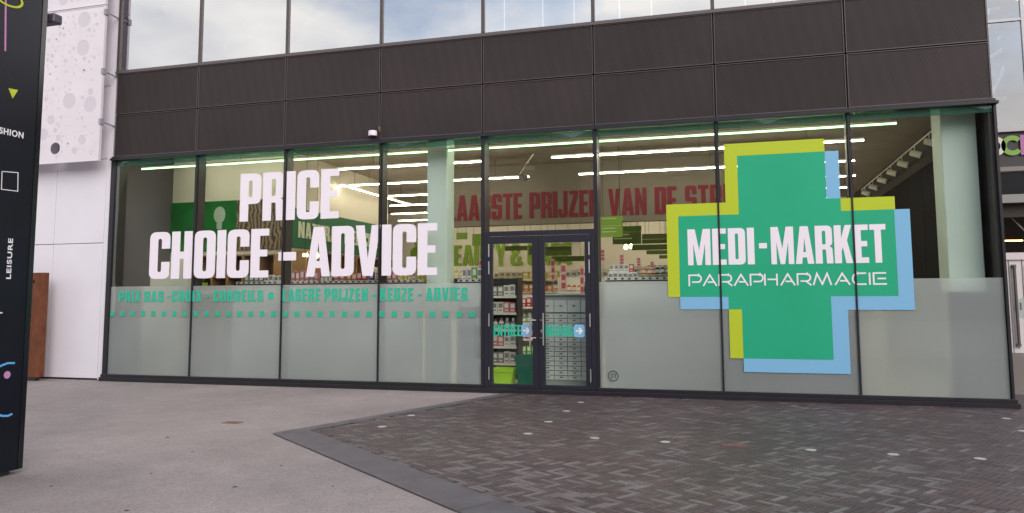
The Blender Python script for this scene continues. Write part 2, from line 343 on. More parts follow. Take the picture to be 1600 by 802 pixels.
def letters(txt, x0, x1, z0, z1, fn, th, m, parent, gap=.045, space=.20, name='letter'):
    """fn(u, v, d) -> world point for u along the line and v upwards; every letter is a mesh of its own"""
    H = z1-z0
    for c, xs, k in text_layout(txt, x0, x1, gap, space):
        mb = MB(); loops = [[(xs+p[0]*k, z0+p[1]*H) for p in rnd(l)] for l in G[c][1]]
        mb.poly(loops, fn, th); mb.build('hyphen' if c == '-' else name, m, parent)
FY = lambda y: (lambda u, v, d: (u, y+d, v))          # facing the viewer (normal -y)

# ---------------------------------------------------------------- ground
GZ = -0.08
c_ = MB(); c_.face([(-60, -70, GZ), (70, -70, GZ), (70, 60, GZ), (-60, 60, GZ)])
struct(c_.build('concrete_paving', CONC))
eA, eB, eC = Vector((6.82, -4.54)), Vector((8.42, -.07)), Vector((10.07, -7.12))
d2 = (eC-eA).normalized(); eC2 = eA+d2*9.5
eN1 = Vector((.94, -.34)); n2 = Vector((-d2.y, d2.x))     # inward normals
if n2.x < 0: n2 = -n2
bw1, bw2 = .22, .44
# inner corner
def isect(p, d, q, e):
    k = ((q.x-p.x)*e.y-(q.y-p.y)*e.x)/(d.x*e.y-d.y*e.x); return p+d*k
d1 = (eB-eA).normalized(); n1 = Vector((d1.y, -d1.x))
iA = isect(eA+n1*bw1, d1, eA+n2*bw2, d2)
iB = isect(eA+n1*bw1, d1, Vector((0, -.07)), Vector((1, 0))); iC = iA+d2*9.2
bnd = MB()
zz = GZ+.012
def slabs(p0, p1, q0, q1, step):
    n = max(1, int((p1-p0).length/step))
    for i in range(n):
        a, b = i/n+.0003, (i+1)/n-.0003
        P = [p0.lerp(p1, a), p0.lerp(p1, b), q0.lerp(q1, b), q0.lerp(q1, a)]
        bnd.face([(p.x, p.y, zz) for p in P][::-1])
slabs(eA, eB, iA, iB, .9); slabs(eA, eC2, iA, iC, 1.0)
struct(bnd.build('slate_band', STONE))
paved = [iA, iB, Vector((16.05, -.07)), Vector((16.05, 1.75)), Vector((34, 6.5)), Vector((34, -11)), Vector((iC.x, iC.y))]
def inside(x, y, P=paved):
    c = False; j = len(P)-1
    for i in range(len(P)):
        if (P[i].y > y) != (P[j].y > y) and x < (P[j].x-P[i].x)*(y-P[i].y)/(P[j].y-P[i].y)+P[i].x: c = not c
        j = i
    return c
jb = MB(); jb.poly([[(p.x, p.y) for p in paved]], lambda u, v, d: (u, v, GZ+.003-d), .001); struct(jb.build('paving_bed', JOINT))
bv, bf, bc = [], [], []
n_, cw = 4, .0535; ang = math.radians(-34); ca, sa = math.cos(ang), math.sin(ang); ox, oy = 13.5, -4.5
seen = set()
for i in range(-200, 230):
    for j in range(-200, 260):
        tt = (i-j) % (2*n_)
        if tt < n_: key = (i-tt, j, 0)
        else: key = (i, j-(2*n_-1-tt), 1)
        if key in seen: continue
        x = i*cw; y = j*cw; wx = ox+x*ca-y*sa; wy = oy+x*sa+y*ca
        if not (6.5 < wx < 22 and -8.9 < wy < 6): continue
        seen.add(key)
        bx, by, o_r = key
        lx, ly = (n_*cw, cw) if o_r == 0 else (cw, n_*cw)
        cx, cyy = bx*cw+lx/2, by*cw+ly/2; WX, WY = ox+cx*ca-cyy*sa, oy+cx*sa+cyy*ca
        if not inside(WX, WY): continue
        g = .0018; top = GZ+.009+R.uniform(-.0008, .0008); k = len(bv)
        for q, z in ((g, GZ+.001), (g+.0018, top)):
            for sx, sy in ((-1, -1), (1, -1), (1, 1), (-1, 1)):
                px, py = cx+sx*(lx/2-q), cyy+sy*(ly/2-q)
                tz = z+(R.uniform(-.0008, .0008) if z == top else 0)
                bv.append((ox+px*ca-py*sa, oy+px*sa+py*ca, tz))
        bf += [(k+4, k+5, k+6, k+7)]+[(k+a, k+(a+1) % 4, k+4+(a+1) % 4, k+4+a) for a in range(4)]
        q = R.random(); near = math.exp(-((WX-11.0)**2/14+(WY+6.6)**2/5))
        if q < .60-.1*near: c = (.070, .049, .053)
        elif q < .78-.15*near: c = (.092, .062, .064)
        elif q < .93-.2*near: c = (.108, .086, .089)
        else: c = (.152, .132, .138)
        f = R.uniform(.68, .98); bc += [(c[0]*f, c[1]*f, c[2]*f, 1)]*5
me = bpy.data.meshes.new('brick_paving'); me.from_pydata(bv, [], bf); me.materials.append(BRICK)
ca_ = me.attributes.new('brick_tone', 'FLOAT_COLOR', 'FACE'); ca_.data.foreach_set('color', [x for c in bc for x in c])
struct_o = bpy.data.objects.new('brick_paving', me); COL.objects.link(struct_o); struct(struct_o)
fl = B(16.02, 34, 1.75, 40, GZ-.02, GZ+.022); struct(fl.build('entrance_floor', mat('beige_floor', (.20, .175, .155), .5, 0, .3, .1, 3)))

# white light studs let into the pavers
STUD = mat('stud_metal', (.50, .50, .52), .35, .3); STUDR = mat('stud_rim', (.16, .15, .15), .5)
studs = [(7.88, -2.83), (7.90, -3.79), (9.88, -.94), (9.86, -1.90), (9.83, -2.89), (9.80, -3.81), (10.61, -3.89), (11.41, -3.93), (12.92, -4.01), (13.70, -4.04), (14.48, -4.05), (15.58, -1.14), (15.45, -2.16)]
sl_ = ['nearest the tip of the slate band', 'just beside the slate band below the tip', 'closest to the shop door', 'second from the door', 'third from the door', 'fourth from the door', 'first of the row running right from the corner', 'second of the row running right', 'left of the pair in the middle of the row', 'right of the pair in the middle of the row', 'last in the row at the right', 'by the right corner of the shop', 'in front of the right corner of the shop']
for (x, y), l in zip(studs, sl_):
    e = empty('ground_stud', (x, y, GZ), 'pale round stud in brick paving, '+l, 'stud', 'round studs in the paving')
    MB().lathe(x, y, [(.062, GZ), (.062, GZ+.012)], 16).build('rim', STUDR, e)
    MB().lathe(x, y, [(.052, GZ+.005), (.052, GZ+.0145), (.04, GZ+.0165)], 16).build('disc', STUD, e)
tag(B(5.70, 5.94, -4.0, -3.84, GZ-.01, GZ+.004).build('inspection_cover', mat('rusty_cover', (.17, .085, .06), .8, 0, .3, .3, 20)), 'small rusty inspection cover in the pale concrete', 'cover')
tag(B(12.02, 12.27, -4.0, -3.86, GZ-.01, GZ+.0135).build('paving_slab', mat('orange_slab', (.14, .078, .060), .8, 0, .3, .3, 20)), 'single orange-brown slab among the dark brick pavers', 'slab')

GUM = mat('gum_spot', (.05, .045, .045), .8)
for px, py, r_ in ((262, 684, .022), (367, 761, .022), (405, 635, .012), (198, 798, .02), (122, 594, .03), (300, 706, .010), (440, 728, .012), (80, 760, .012), (236, 740, .010), (520, 760, .010)):
    p = atz(px, py, GZ)
    tag(MB().lathe(p.x, p.y, [(r_, GZ-.001), (r_*.9, GZ+.003), (r_*.5, GZ+.005)], 9).build('gum_spot', GUM), 'tiny dark gum spot trodden into the pale concrete', 'spot', 'dark spots on the pale concrete')

# ---------------------------------------------------------------- shop building
SH = empty('shop_building', (8, 0, 0), 'dark metal and glass shop front with lit parapharmacy inside', 'building')
TOPG, PB, PM, PT = 4.38, 4.47, 5.343, 6.21
X = lambda i: 2.0*i
# sill, ledge, top frame
MB().box(-.06, 16.08, -.10, .10, GZ, -.002).box(-.06, 8.02, -.06, -.004, -.001, .055).box(9.98, 16.06, -.06, -.004, -.001, .055).build('sill', DARK, SH, bevel=.004)
MB().box(-.04, 16.06, -.09, .06, TOPG+.002, TOPG+.045).box(-.04, 16.03, -.05, .055, TOPG+.046, PB-.004).build('ledge', DARK, SH, bevel=.004)
MB().box(-.04, 16.03, -.05, .10, PT+.004, PT+.045).box(-.04, 16.0, -.03, .10, PT+.046, PT+.075).build('upper_rail', EDGE, SH, bevel=.003)
# spandrel panels
for r_, (z0, z1) in enumerate(((PB, PM-.012), (PM+.012, PT))):
    for i in range(8):
        x0, x1 = X(i)+.014, X(i+1)-.014
        pn = B(x0+.010, x1-.010, -.022, .02, z0+.010, z1-.010).build('spandrel_panel', MESHM, SH)
        fr = MB().box(x0, x1, -.034, .02, z0, z0+.0095).box(x0, x1, -.034, .02, z1-.0095, z1).box(x0, x0+.0095, -.034, .02, z0+.010, z1-.010).box(x1-.0095, x1, -.034, .02, z0+.010, z1-.010)
        fr.build('panel_rim', EDGE, pn)
B(-.03, 16.0, .03, .12, PB, PT).build('backing_wall', POST, SH)
# hole-like little fixings along the joint between the rows
fx = MB()
for i in range(8):
    for k in range(6): fx.box(X(i)+.2+k*.31, X(i)+.225+k*.31, -.037, -.02, PM-.008, PM+.008)
fx.v = []; fx.f = []
# panes
UP = 9.6
def pane(x0, x1, z0, z1, y=0, m=GLASS, name='window_pane'):
    j = [R.uniform(-.004, .004) for _ in range(4)] if name == 'upper_pane' else [R.uniform(-.001, .001) for _ in range(4)]
    return MB().face([(x0, y+j[0], z0), (x1, y+j[1], z0), (x1, y+j[2], z1), (x0, y+j[3], z1)]).build(name, m, SH)
FZ = 1.80
for i in range(8):
    a, b = X(i)+.012, X(i+1)-.012
    if i == 4: p = pane(8.075, 9.925, 2.70, TOPG)
    else: p = pane(a, b, .0, TOPG)
    MB().face([(a, .012, 4.27), (b, .012, 4.27), (b, .012, TOPG), (a, .012, TOPG)]).build('green_film', GFILM, p)
    if i != 4: MB().face([(a, .010, .0), (b, .010, .0), (b, .010, FZ), (a, .010, FZ)]).build('frosted_film', FROST, p)
    pane(X(i)+.03, X(i+1)-.03, PT+.08, UP, .0, GLASS_UP, 'upper_pane')
for i in range(9):
    x = X(i); wd = .014
    if i in (4, 5):
        B(x-.035, x+.035, -.028, .03, -.001, TOPG).build('mullion', DARK, SH)
    elif i in (0, 8): B(x-(.05 if i == 0 else .0), x+(.05 if i == 0 else .035), -.03, .05, -.001, TOPG).build('mullion', DARK, SH)
    else: B(x-wd, x+wd, -.018, .03, -.001, TOPG).build('mullion', DARK, SH)
    if i == 0: B(x-.01, x+.10, .035, .26, 0, TOPG).build('inner_post', POST, SH)
    elif i == 8: B(x-.06, x-.001, .035, .30, 0, TOPG).build('inner_post', POST, SH)
    else: B(x-.035, x+.035, .035, .25, 0, TOPG).build('inner_post', POST, SH)
    B(x-.03, x+.03, -.03, .10, PT+.08, UP).build('upper_mullion', MULL, SH)
# upper storey: room behind the coated glass
MB().face([(-.3, .2, PT+.1), (16, .2, PT+.1), (16, 6, PT+.1), (-.3, 6, PT+.1)]).build('upper_floor', mat('upper_floor_grey', (.3, .3, .3), .8), SH)
MB().face([(-.3, 6, PT), (16, 6, PT), (16, 6, UP), (-.3, 6, UP)]).build('upper_back_wall', WALLC, SH)
B(-.1, 16.1, -.1, 14, UP, UP+.6).build('roof', DARK, SH)
uw = MB()
for px in (788, 848, 897, 968, 1018, 1165, 1210, 1235):
    q = aty(px, 20, 1.0); uw.bar((q.x, 1.0, PT+.2), (q.x, 1.0, UP-.05), .012, 5)
uw.build('cord', mat('glowing_white_cord', (.9, .9, .9), .5, emit=(1, 1, .95), estr=.6), SH)  # faint glow put into the cord material, the cords are no lamps
for px, py in ((352, 74), (728, 14)):
    q = aty(px, py, .06); MB().box(q.x-.02, q.x+.02, .04, .07, q.z-.1, q.z+.1).box(q.x-.055, q.x-.021, .05, .065, q.z+.03, q.z+.06).build('window_catch', WHITEV, SH)
# shell of the shop
CZ = 4.78
MB().face([(-3, .14, CZ), (-3, 16, CZ), (16, 16, CZ), (16, .14, CZ)]).build('shop_ceiling', CEIL, SH)
B(-.35, 16, .12, .16, TOPG+.02, CZ+.02).build('ceiling_upstand', WALLG, SH)
for a_, b_ in ((.5, 3.6), (4.0, 6.6), (7.4, 11.0), (11.4, 14.4)):      # added fill strips, hidden above the window head, brightening the displays
    B(a_, b_, .72, .80, CZ-.03, CZ-.005).build('fill_strip', mat('fill_light', (1, .95, .85), .5, emit=(1, .90, .74), estr=(15)), SH)
MB().face([(-12, .11, 0), (16, .11, 0), (16, 16, 0), (-12, 16, 0)]).build('shop_floor', FLOORM, SH)
MB().face([(-12, 14.0, 0), (16, 14.0, 0), (16, 14.0, CZ), (-12, 14.0, CZ)]).build('back_wall', WALLC, SH)
B(-.45, -.35, .12, 1.9, 0, CZ).build('left_side_wall', WALLG, SH)
B(-.45, 2.86, 1.905, 2.0, 0, CZ).build('poster_wall', WALLG, SH)
B(2.87, 2.9, 1.9, 6.95, 0, CZ).build('banner_wall', WALLC, SH)
MB().face([(-3, 7, CZ-.001), (-12, 7, CZ-.001), (-12, 14, CZ-.001), (-3, 14, CZ-.001)]).build('rear_ceiling', CEIL, SH)
# right wall: plaster above black cladding with brass lines
B(15.965, 15.995, .32, 14, 4.12, CZ).build('right_wall', mat('dim_wall', (.045, .038, .03), .9), SH)
bp_ = MB(); bp_.cur = 0
ys = [0.32, 1.2, 2.2, 3.2, 4.3, 5.5, 6.8, 8.2, 10, 12, 13.98]
for k in range(len(ys)-1): bp_.box(15.93, 15.964, ys[k]+.012, ys[k+1]-.012, 0, 4.11)
bp_.build('black_cladding', BLKW, SH)
bg_ = MB()
for yy in ys[1:-1]: bg_.box(15.935, 15.96, yy-.011, yy+.011, 0, 4.1)
bg_.build('brass_strips', GOLD, SH)
B(16.0, 16.04, .12, 14, GZ, UP).build('side_wall', DARK, SH)
# columns
B(6.76, 7.15, .42, .82, 0, CZ-.01).build('column', COLM, SH, bevel=.008)
B(15.37, 15.86, .36, .92, 0, CZ-.01).build('column', COLM, SH, bevel=.008)
# long beam with red lettering
BY = 5.0
B(4.95, 13.9, BY, BY+.25, 3.30, CZ-.01).build('beam', BEAMM, SH)
LB = empty('beam_lettering', (9, BY, 3.5), 'crimson Dutch words LAAGSTE PRIJZEN VAN DE STREEK on the beam inside the shop', 'lettering')
_tx = 'LAAGSTE PRIJZEN VAN DE STREEK'; _l = {}
for _i, (_c, _x, _k) in enumerate(text_layout(_tx, 0, 1, .05, .27)): _l[_i] = _x
_a, _b = aty(714, 346, BY).x, aty(951, 337, BY).x; _m = (_b-_a)/(_l[14]-_l[1]); _s = _a-_m*_l[1]
letters(_tx, _s, _s+_m, 3.44, 4.07, FY(BY-.02), .015, REDT, LB, .05, .27)
# beauty and care on the back wall
LC = empty('wall_lettering', (4, 13.9, 3), 'lime green capitals BEAUTY & CARE on the cream rear wall', 'lettering')
q0, q1 = aty(692, 415, 13.93), aty(893, 415, 13.93)
letters('BEAUTY & CARE', q0.x, q1.x, 2.72, 3.50, FY(13.93), .05, LIMET, LC, .05, .16)

# ---------------------------------------------------------------- door
zt = 2.60
B(8.036, 9.964, -.045, .03, zt+.01, 2.69).build('door_head', DOORM, SH, bevel=.003)
for a_, b_ in ((8.036, 8.10), (9.90, 9.964)): B(a_, b_, -.045, .05, -.001, zt+.009).build('door_jamb', DOORM, SH, bevel=.003)
for k, (x0, x1) in enumerate(((8.104, 8.997), (9.003, 9.896))):
    e = MB(); fwid = .085
    gx0, gx1 = (x0+.075, x1-.105) if k == 0 else (x0+.105, x1-.09)
    e.box(x0, gx0, -.05, .02, .006, zt).box(gx1, x1, -.05, .02, .006, zt).box(gx0+.0005, gx1-.0005, -.05, .02, .006, .075).box(gx0+.0005, gx1-.0005, -.05, .02, 2.475, zt)
    d = e.build('door', DOORM, SH, bevel=.003)
    MB().face([(gx0, -.015, .075), (gx1, -.015, .075), (gx1, -.015, 2.475), (gx0, -.015, 2.475)]).build('glass', GLASS, d)
    hx = gx1-.015 if k == 0 else gx0+.012; cx_ = x1-.05 if k == 0 else x0+.05
    hx = 8.865 if k == 0 else 9.095
    h = MB().bar((hx, -.115, .74), (hx, -.115, 1.28), .013, 10)
    for z in (.86, 1.16): h.bar((hx, -.115, z), (hx+(.085 if k == 0 else -.07), -.05, z), .008, 8)
    h.build('handle', STEEL, d, smooth=False)
    for z in ((2.36, 2.06, 1.16, .25)):
        hg = MB(); hxx = 8.118 if k == 0 else 9.882
        hg.bar((hxx, -.062, z-.11), (hxx, -.062, z+.11), .0105, 8); hg.build('hinge', STEEL, d)
    if k == 1: MB().bar((9.052, -.062, .985), (9.052, -.049, .985), .019, 14).bar((9.052, -.062, .955), (9.052, -.049, .955), .012, 14).build('lock', STEEL, d)
    # door lettering
    tm = MB(); H0, H1 = .885, 1.075
    txt, a, b = (('ENTREE', gx0+.01, gx0+.505), ('INGANG', gx0+.004, gx0+.475))[k]
    for c, xs, kk in text_layout(txt, a, b, .05):
        tm.poly([[(xs+p[0]*kk, H0+p[1]*(H1-H0)) for p in rnd(l)] for l in G[c][1]], FY(-.018), .002)
    tm.build('entry_lettering', GREENT, d)
    ax = gx0+.60 if k == 0 else gx1-.115
    am = MB().poly([rnd([(ax-.095, .875, .05), (ax+.095, .875, .05), (ax+.095, 1.085, .05), (ax-.095, 1.085, .05)])], FY(-.0175), .0015); am.build('arrow_sticker', BLUEV, d)
    ar = MB().poly([[(ax-.06, .967), (ax+.015, .967), (ax-.012, .94), (ax+.008, .92), (ax+.068, .98), (ax+.008, 1.04), (ax-.012, 1.02), (ax+.015, .993), (ax-.06, .993)]], FY(-.0205), .002); ar.build('arrow', WHITEV, d)

# ---------------------------------------------------------------- vinyl on the windows
VY = -.006
def lettering(txt, x0, x1, z0, z1, m, name, label, gap=.045, space=.2, y=VY):
    e = empty(name, ((x0+x1)/2, y, z0), label, 'lettering')
    letters(txt, x0, x1, z0, z1, FY(y), .003, m, e, gap, space); return e
lettering('PRICE', 3.03, 5.17, 3.03, 3.965, WHITEV, 'window_lettering', 'large white vinyl word PRICE on the left windows', .04)
e = empty('window_lettering', (4, VY, 1.95), 'large white vinyl line CHOICE - ADVICE below the word PRICE', 'lettering')
letters('CHOICE', .97, 3.70, 1.945, 2.88, FY(VY), .003, WHITEV, e, .035)
MB().box(3.91, 4.29, VY, VY+.003, 2.26, 2.42).build('hyphen', WHITEV, e)
letters('ADVICE', 4.51, 7.135, 1.95, 2.88, FY(VY), .003, WHITEV, e, .03)
lettering('PRIX BAS -CHOIX - CONSEILS', .26, 3.60, 1.49, 1.705, GREENT, 'window_lettering', 'small green line PRIX BAS - CHOIX - CONSEILS on the frosted strip', .11, .22)
lettering('LAGERE PRIJZEN - KEUZE - ADVIES', 4.02, 7.71, 1.49, 1.725, GREENT, 'window_lettering', 'small green line LAGERE PRIJZEN - KEUZE - ADVIES on the frosted strip', .11, .22)
tag(MB().poly([rnd([(3.715, 1.535, .045), (3.83, 1.535, .045), (3.83, 1.67, .045), (3.715, 1.67, .045)])], FY(VY), .003).build('vinyl_dot', GREENT), 'rounded green dot between CONSEILS and LAGERE on the frosted glass', 'sticker')
e = empty('square_row', (4, VY, 1.25), 'dotted row of small green squares along the frosted glass under the words', 'sticker row')
nsq = 32
for i in range(nsq):
    x = .12+i*(7.80-.12)/(nsq-1)
    sq = MB()
    for a in range(3):
        for b in range(3): sq.box(x-.05+a*.034, x-.05+a*.034+.031, VY, VY+.003, 1.205+b*.034, 1.205+b*.034+.031)
    sq.build('square', GREENT, e)
# number 31
e = empty('number_sticker', (10.25, VY, .25), 'small round sticker reading 31 low on the frosted pane right of the door', 'sticker')
DKV = mat('dark_vinyl', (.05, .055, .06), .5)
ring = [[(10.25+.088*math.cos(a*math.pi/16), .25+.088*math.sin(a*math.pi/16)) for a in range(32)], [(10.25+.075*math.cos(a*math.pi/16), .25+.075*math.sin(a*math.pi/16)) for a in range(32)]]
MB().poly(ring, FY(VY), .003).build('ring', DKV, e)
def ribbon(pts, wd):
    L_, R_ = [], []
    P = [Vector(p) for p in pts]
    for i, p in enumerate(P):
        a = (P[i]-P[i-1]).normalized() if i else (P[1]-P[0]).normalized()
        b = (P[i+1]-P[i]).normalized() if i < len(P)-1 else a
        n = Vector((-(a+b).y, (a+b).x)).normalized(); k = wd/2/max(.35, n.dot(Vector((-a.y, a.x))))
        L_.append(tuple(p+n*k)); R_.append(tuple(p-n*k))
    return L_+R_[::-1]
def arc(cx, cy_, rx, ry, a0, a1, n=8): return [(cx+rx*math.cos(math.radians(a0+(a1-a0)*i/n)), cy_+ry*math.sin(math.radians(a0+(a1-a0)*i/n))) for i in range(n+1)]
for dx, st in ((10.222, [(-.016, .032), (.016, .032), (.0, .008), (.016, -.008), (.012, -.028), (-.014, -.03)]), (10.278, [(-.014, .018), (.004, .032), (.004, -.032)])):
    MB().poly([ribbon([(dx+a, .25+b) for a, b in st], .009)], FY(VY), .003).build('digit', DKV, e)

# the cross
CR = empty('cross_sign', (13, VY, .4), 'huge green vinyl cross with lime and pale blue offsets on the right windows', 'sign')
gx = [11.36, 12.315, 13.635, 14.585]; gz = [.57, 1.54, 2.855, 3.805]
d = .20
cross = [(gx[1], gz[0]), (gx[2], gz[0]), (gx[2], gz[1]), (gx[3], gz[1]), (gx[3], gz[2]+.0), (gx[2]+d, gz[2]+.0), (gx[2]+d, gz[3]-.75), (gx[2], gz[3]-.75), (gx[2], gz[3]), (gx[1], gz[3]), (gx[1], gz[2]), (gx[0], gz[2]), (gx[0], gz[1]), (gx[1]-d, gz[1]), (gx[1]-d, gz[1]-d), (gx[1], gz[1]-d)]
cross[5] = (gx[2]+d, gz[2]); cross[6] = (gx[2]+d, 3.055); cross[7] = (gx[2]+.0, 3.055)
MB().poly([cross], FY(-.007), .003).build('green_cross', GREENV, CR)
ym = MB(); F1 = FY(VY)
ym.poly([[(12.115, 3.055), (12.115, 4.01), (13.635, 4.01), (13.635, 3.806), (12.314, 3.806), (12.314, 2.856), (11.359, 2.856), (11.359, 1.54), (11.17, 1.54), (11.17, 3.055)]], F1, .003)
ym.build('lime_corner', YELV, CR)
MB().poly([[(13.836, 3.055), (14.60, 3.055), (14.60, 2.856), (13.836, 2.856)]], F1, .003).build('lime_block', YELV, CR)
MB().poly([[(12.114, 1.339), (12.314, 1.339), (12.314, .57), (12.114, .57)]], F1, .003).build('lime_block', YELV, CR)
MB().poly([[(13.636, 3.806), (13.835, 3.806), (13.835, 3.056), (13.636, 3.056)]], F1, .003).build('blue_block', BLUEV, CR)
MB().poly([[(11.36, 1.539), (12.114, 1.539), (12.114, 1.34), (11.36, 1.34)]], F1, .003).build('blue_block', BLUEV, CR)
MB().poly([[(14.601, 2.855), (14.80, 2.855), (14.80, 1.33), (13.87, 1.33), (13.87, .36), (12.315, .36), (12.315, .569), (13.636, .569), (13.636, 1.539), (14.586, 1.539), (14.586, 2.855)]], F1, .003).build('blue_corner', BLUEV, CR)
TY = FY(-.0105)
letters('MEDI', 11.50, 12.535, 2.05, 2.635, TY, .003, WHITEV, CR, .05)
MB().box(12.605, 12.725, -.0105, -.0075, 2.30, 2.385).build('hyphen', WHITEV, CR)
letters('MARKET', 12.785, 14.45, 2.045, 2.635, TY, .003, WHITEV, CR, .04)
# wide thin capitals
SG = {
 'P': (1.0, [[(.05, 0), (.05, .95), (.72, .95)]+arc(.72, .65, .25, .30, 90, -90)+[(.26, .35)]]),
 'A': (1.14, [[(.06, 0), (.57, .96), (1.08, 0)], [(.40, .34), (.86, .34)]]),
 'R': (1.06, [[(.05, 0), (.05, .95), (.72, .95)]+arc(.72, .65, .25, .30, 90, -60)+[(.66, .35), (.26, .35)], [(.66, .33), (1.02, 0)]]),
 'H': (.98, [[(.05, 0), (.05, 1)], [(.93, 0), (.93, 1)], [(.24, .52), (.87, .52)]]),
 'M': (1.36, [[(.05, 0), (.32, .96), (.68, .08), (1.04, .96), (1.31, 0)]]),
 'C': (1.02, [[(1.0, .95), (.42, .95)]+arc(.42, .5, .36, .45, 90, 270, 12)+[(1.0, .05)]]),
 'I': (.10, [[(.05, 0), (.05, 1)]]),
 'E': (.93, [[(.92, .95), (.06, .95), (.06, .05), (.94, .05)], [(.32, .5), (.90, .5)]]),
}
adv = []; x = 0
for c in 'PARAPHARMACIE':
    adv.append((c, x)); x += SG[c][0]+{'A': .08, 'P': .06, 'R': .06}.get(c, .16)
tot = x-.16; kx = (14.43-11.50)/tot; H = .185
for c, xs in adv:
    mb = MB()
    for n, st in enumerate(SG[c][1]):
        mb.poly([ribbon([(11.50+(xs+p[0])*kx, 1.712+p[1]*H) for p in st], .0245)], FY(-.0105-n*.0006), .003)
    mb.build('thin_letter', WHITEV, CR)

# sensor under the panel joint
e = empty('sensor', (5.93, -.05, 4.56), 'small white round sensor on the dark panel above the word ADVICE', 'sensor')
MB().lathe(5.90, -.12, [(.076, 4.515), (.08, 4.53), (.08, 4.60), (.07, 4.61)], 20).build('housing', WHITEV, e)
MB().lathe(5.90, -.12, [(.05, 4.49), (.066, 4.5145)], 16).build('lens', DARK, e)
MB().box(5.93, 5.98, -.12, -.0345, 4.612, 4.65).build('bracket', DARK, e)
MB().box(5.98, 6.01, -.05, -.035, 4.60, 4.70).build('clip', GOLD, e)

# ---------------------------------------------------------------- lights in the shop
def tube(x0, x1, y, z=4.30, m=TUBE, label='', along='x', name='strip_light', grp='white strip lights under the shop ceiling'):
    th = .010
    e = empty(name, (x0, y, z), label, 'strip light', grp)
    if along == 'x':
        MB().box(x0, x1, y-th, y+th, z-th, z+.012).build('diffuser', m, e); MB().box(x0, x1, y-.026, y+.026, z+.0125, z+.045).build('housing', SHELFW, e)
        w_ = MB(); n = max(2, int((x1-x0)/1.6))
        for i in range(n): xx = x0+(i+.5)*(x1-x0)/n; w_.bar((xx, y, z+.045), (xx, y, CZ-.002), .004, 5)
    else:
        MB().box(y-th, y+th, x0, x1, z-th, z+.012).build('diffuser', m, e); MB().box(y-.026, y+.026, x0, x1, z+.0125, z+.045).build('housing', SHELFW, e)
        w_ = MB()
        for i in range(3): xx = x0+(i+.5)*(x1-x0)/3; w_.bar((y, xx, z+.045), (y, xx, CZ-.002), .004, 5)
    w_.build('wire', SHELFB, e)
tube(.24, 14.78, .50, 4.285, GTUBE, 'long green strip light right behind the window heads', grp=None)
rows = [(1.86, [(4.11, 7.45), (8.82, 14.5)], 'front row'), (4.05, [(2.95, 7.77), (8.94, 14.66)], 'row in front of the beam'), (6.15, [(3.3, 8.0), (9.0, 14.97)], 'row behind the beam'),
        (8.15, [(2.4, 8.0), (9.0, 15.05)], 'fourth row from the window'), (10.2, [(1.5, 6.0), (8.6, 15.0)], 'fifth row from the window'), (12.3, [(.8, 5.5), (8, 15.0)], 'last row by the rear wall')]
for y, segs, nm in rows:
    for k, (a, b) in enumerate(segs): tube(a, b, y, 4.30, TUBE, 'white strip light, %s, %s half' % (nm, ('left', 'right')[k]))
tube(3.4, 7.5, 3.35, 4.22, mat('led_tube_dim', (1, .95, .85), .5, emit=(1, .90, .72), estr=10), 'white strip light running away from the window beside the green banner wall', along='y')
# ceiling diffuser and tracks with spots
def spot_track(a, b, n, label):
    a, b = Vector(a), Vector(b)
    e = empty('spot_track', a, label, 'spotlight track', 'spotlight tracks')
    MB().bar(a, b, .018, 4).build('rail', SHELFW, e)
    for i in range(n):
        p = a.lerp(b, (i+.5)/n); s_ = MB().bar(p, p-Vector((0, 0, .10)), .012, 6); s_.bar(p+Vector((-.07, .02, -.13)), p+Vector((.10, -.05, -.20)), .055, 12, .065)
        s_.build('spotlight', SHELFW if label.find('left') < 0 else mat('grey_spot', (.22, .20, .17), .5), e)
spot_track((15.55, 1.3, 4.36), (15.55, 9.2, 4.36), 7, 'track of pale spotlights along the black wall at the right')
spot_track((8.35, 2.2, 4.45), (7.4, 4.6, 4.45), 2, 'short slanting spotlight track above the door, left of the front row')
spot_track((12.2, 5.6, 3.9), (11.2, 8.4, 3.9), 3, 'spotlight track behind the beam near the lime sign boards')
B(8.4, 9.3, 2.6, 3.2, CZ-.012, CZ-.004).build('ceiling_grille', mat('grille_grey', (.2, .18, .15), .6), SH)
for k, (px, py, Y) in enumerate(((477, 398, 4.2), (494, 399, 3.9), (978, 386, 10.5), (986, 385, 10.9))):
    p = aty(px, py, Y); 
    if k < 2: p = Vector((3.25+.3*k, Y, p.z)); q = atx(px, py, 3.2+.15*k); p = q
    e = empty('pendant_lamp', p, ['warm bare bulb hanging below the green banner, left one', 'warm bare bulb hanging below the green banner, right one', 'warm bulb beside the lime sign boards, left one', 'warm bulb beside the lime sign boards, right one'][k], 'lamp', 'warm pendant bulbs')
    MB().lathe(p.x, p.y, [(.02, p.z-.07), (.06, p.z-.04), (.065, p.z), (.03, p.z+.06), (.015, p.z+.08)], 12).build('bulb', BULB, e, smooth=True)
    MB().bar((p.x, p.y, p.z+.08), (p.x, p.y, CZ-.01), .005, 5).build('cord', SHELFB, e)

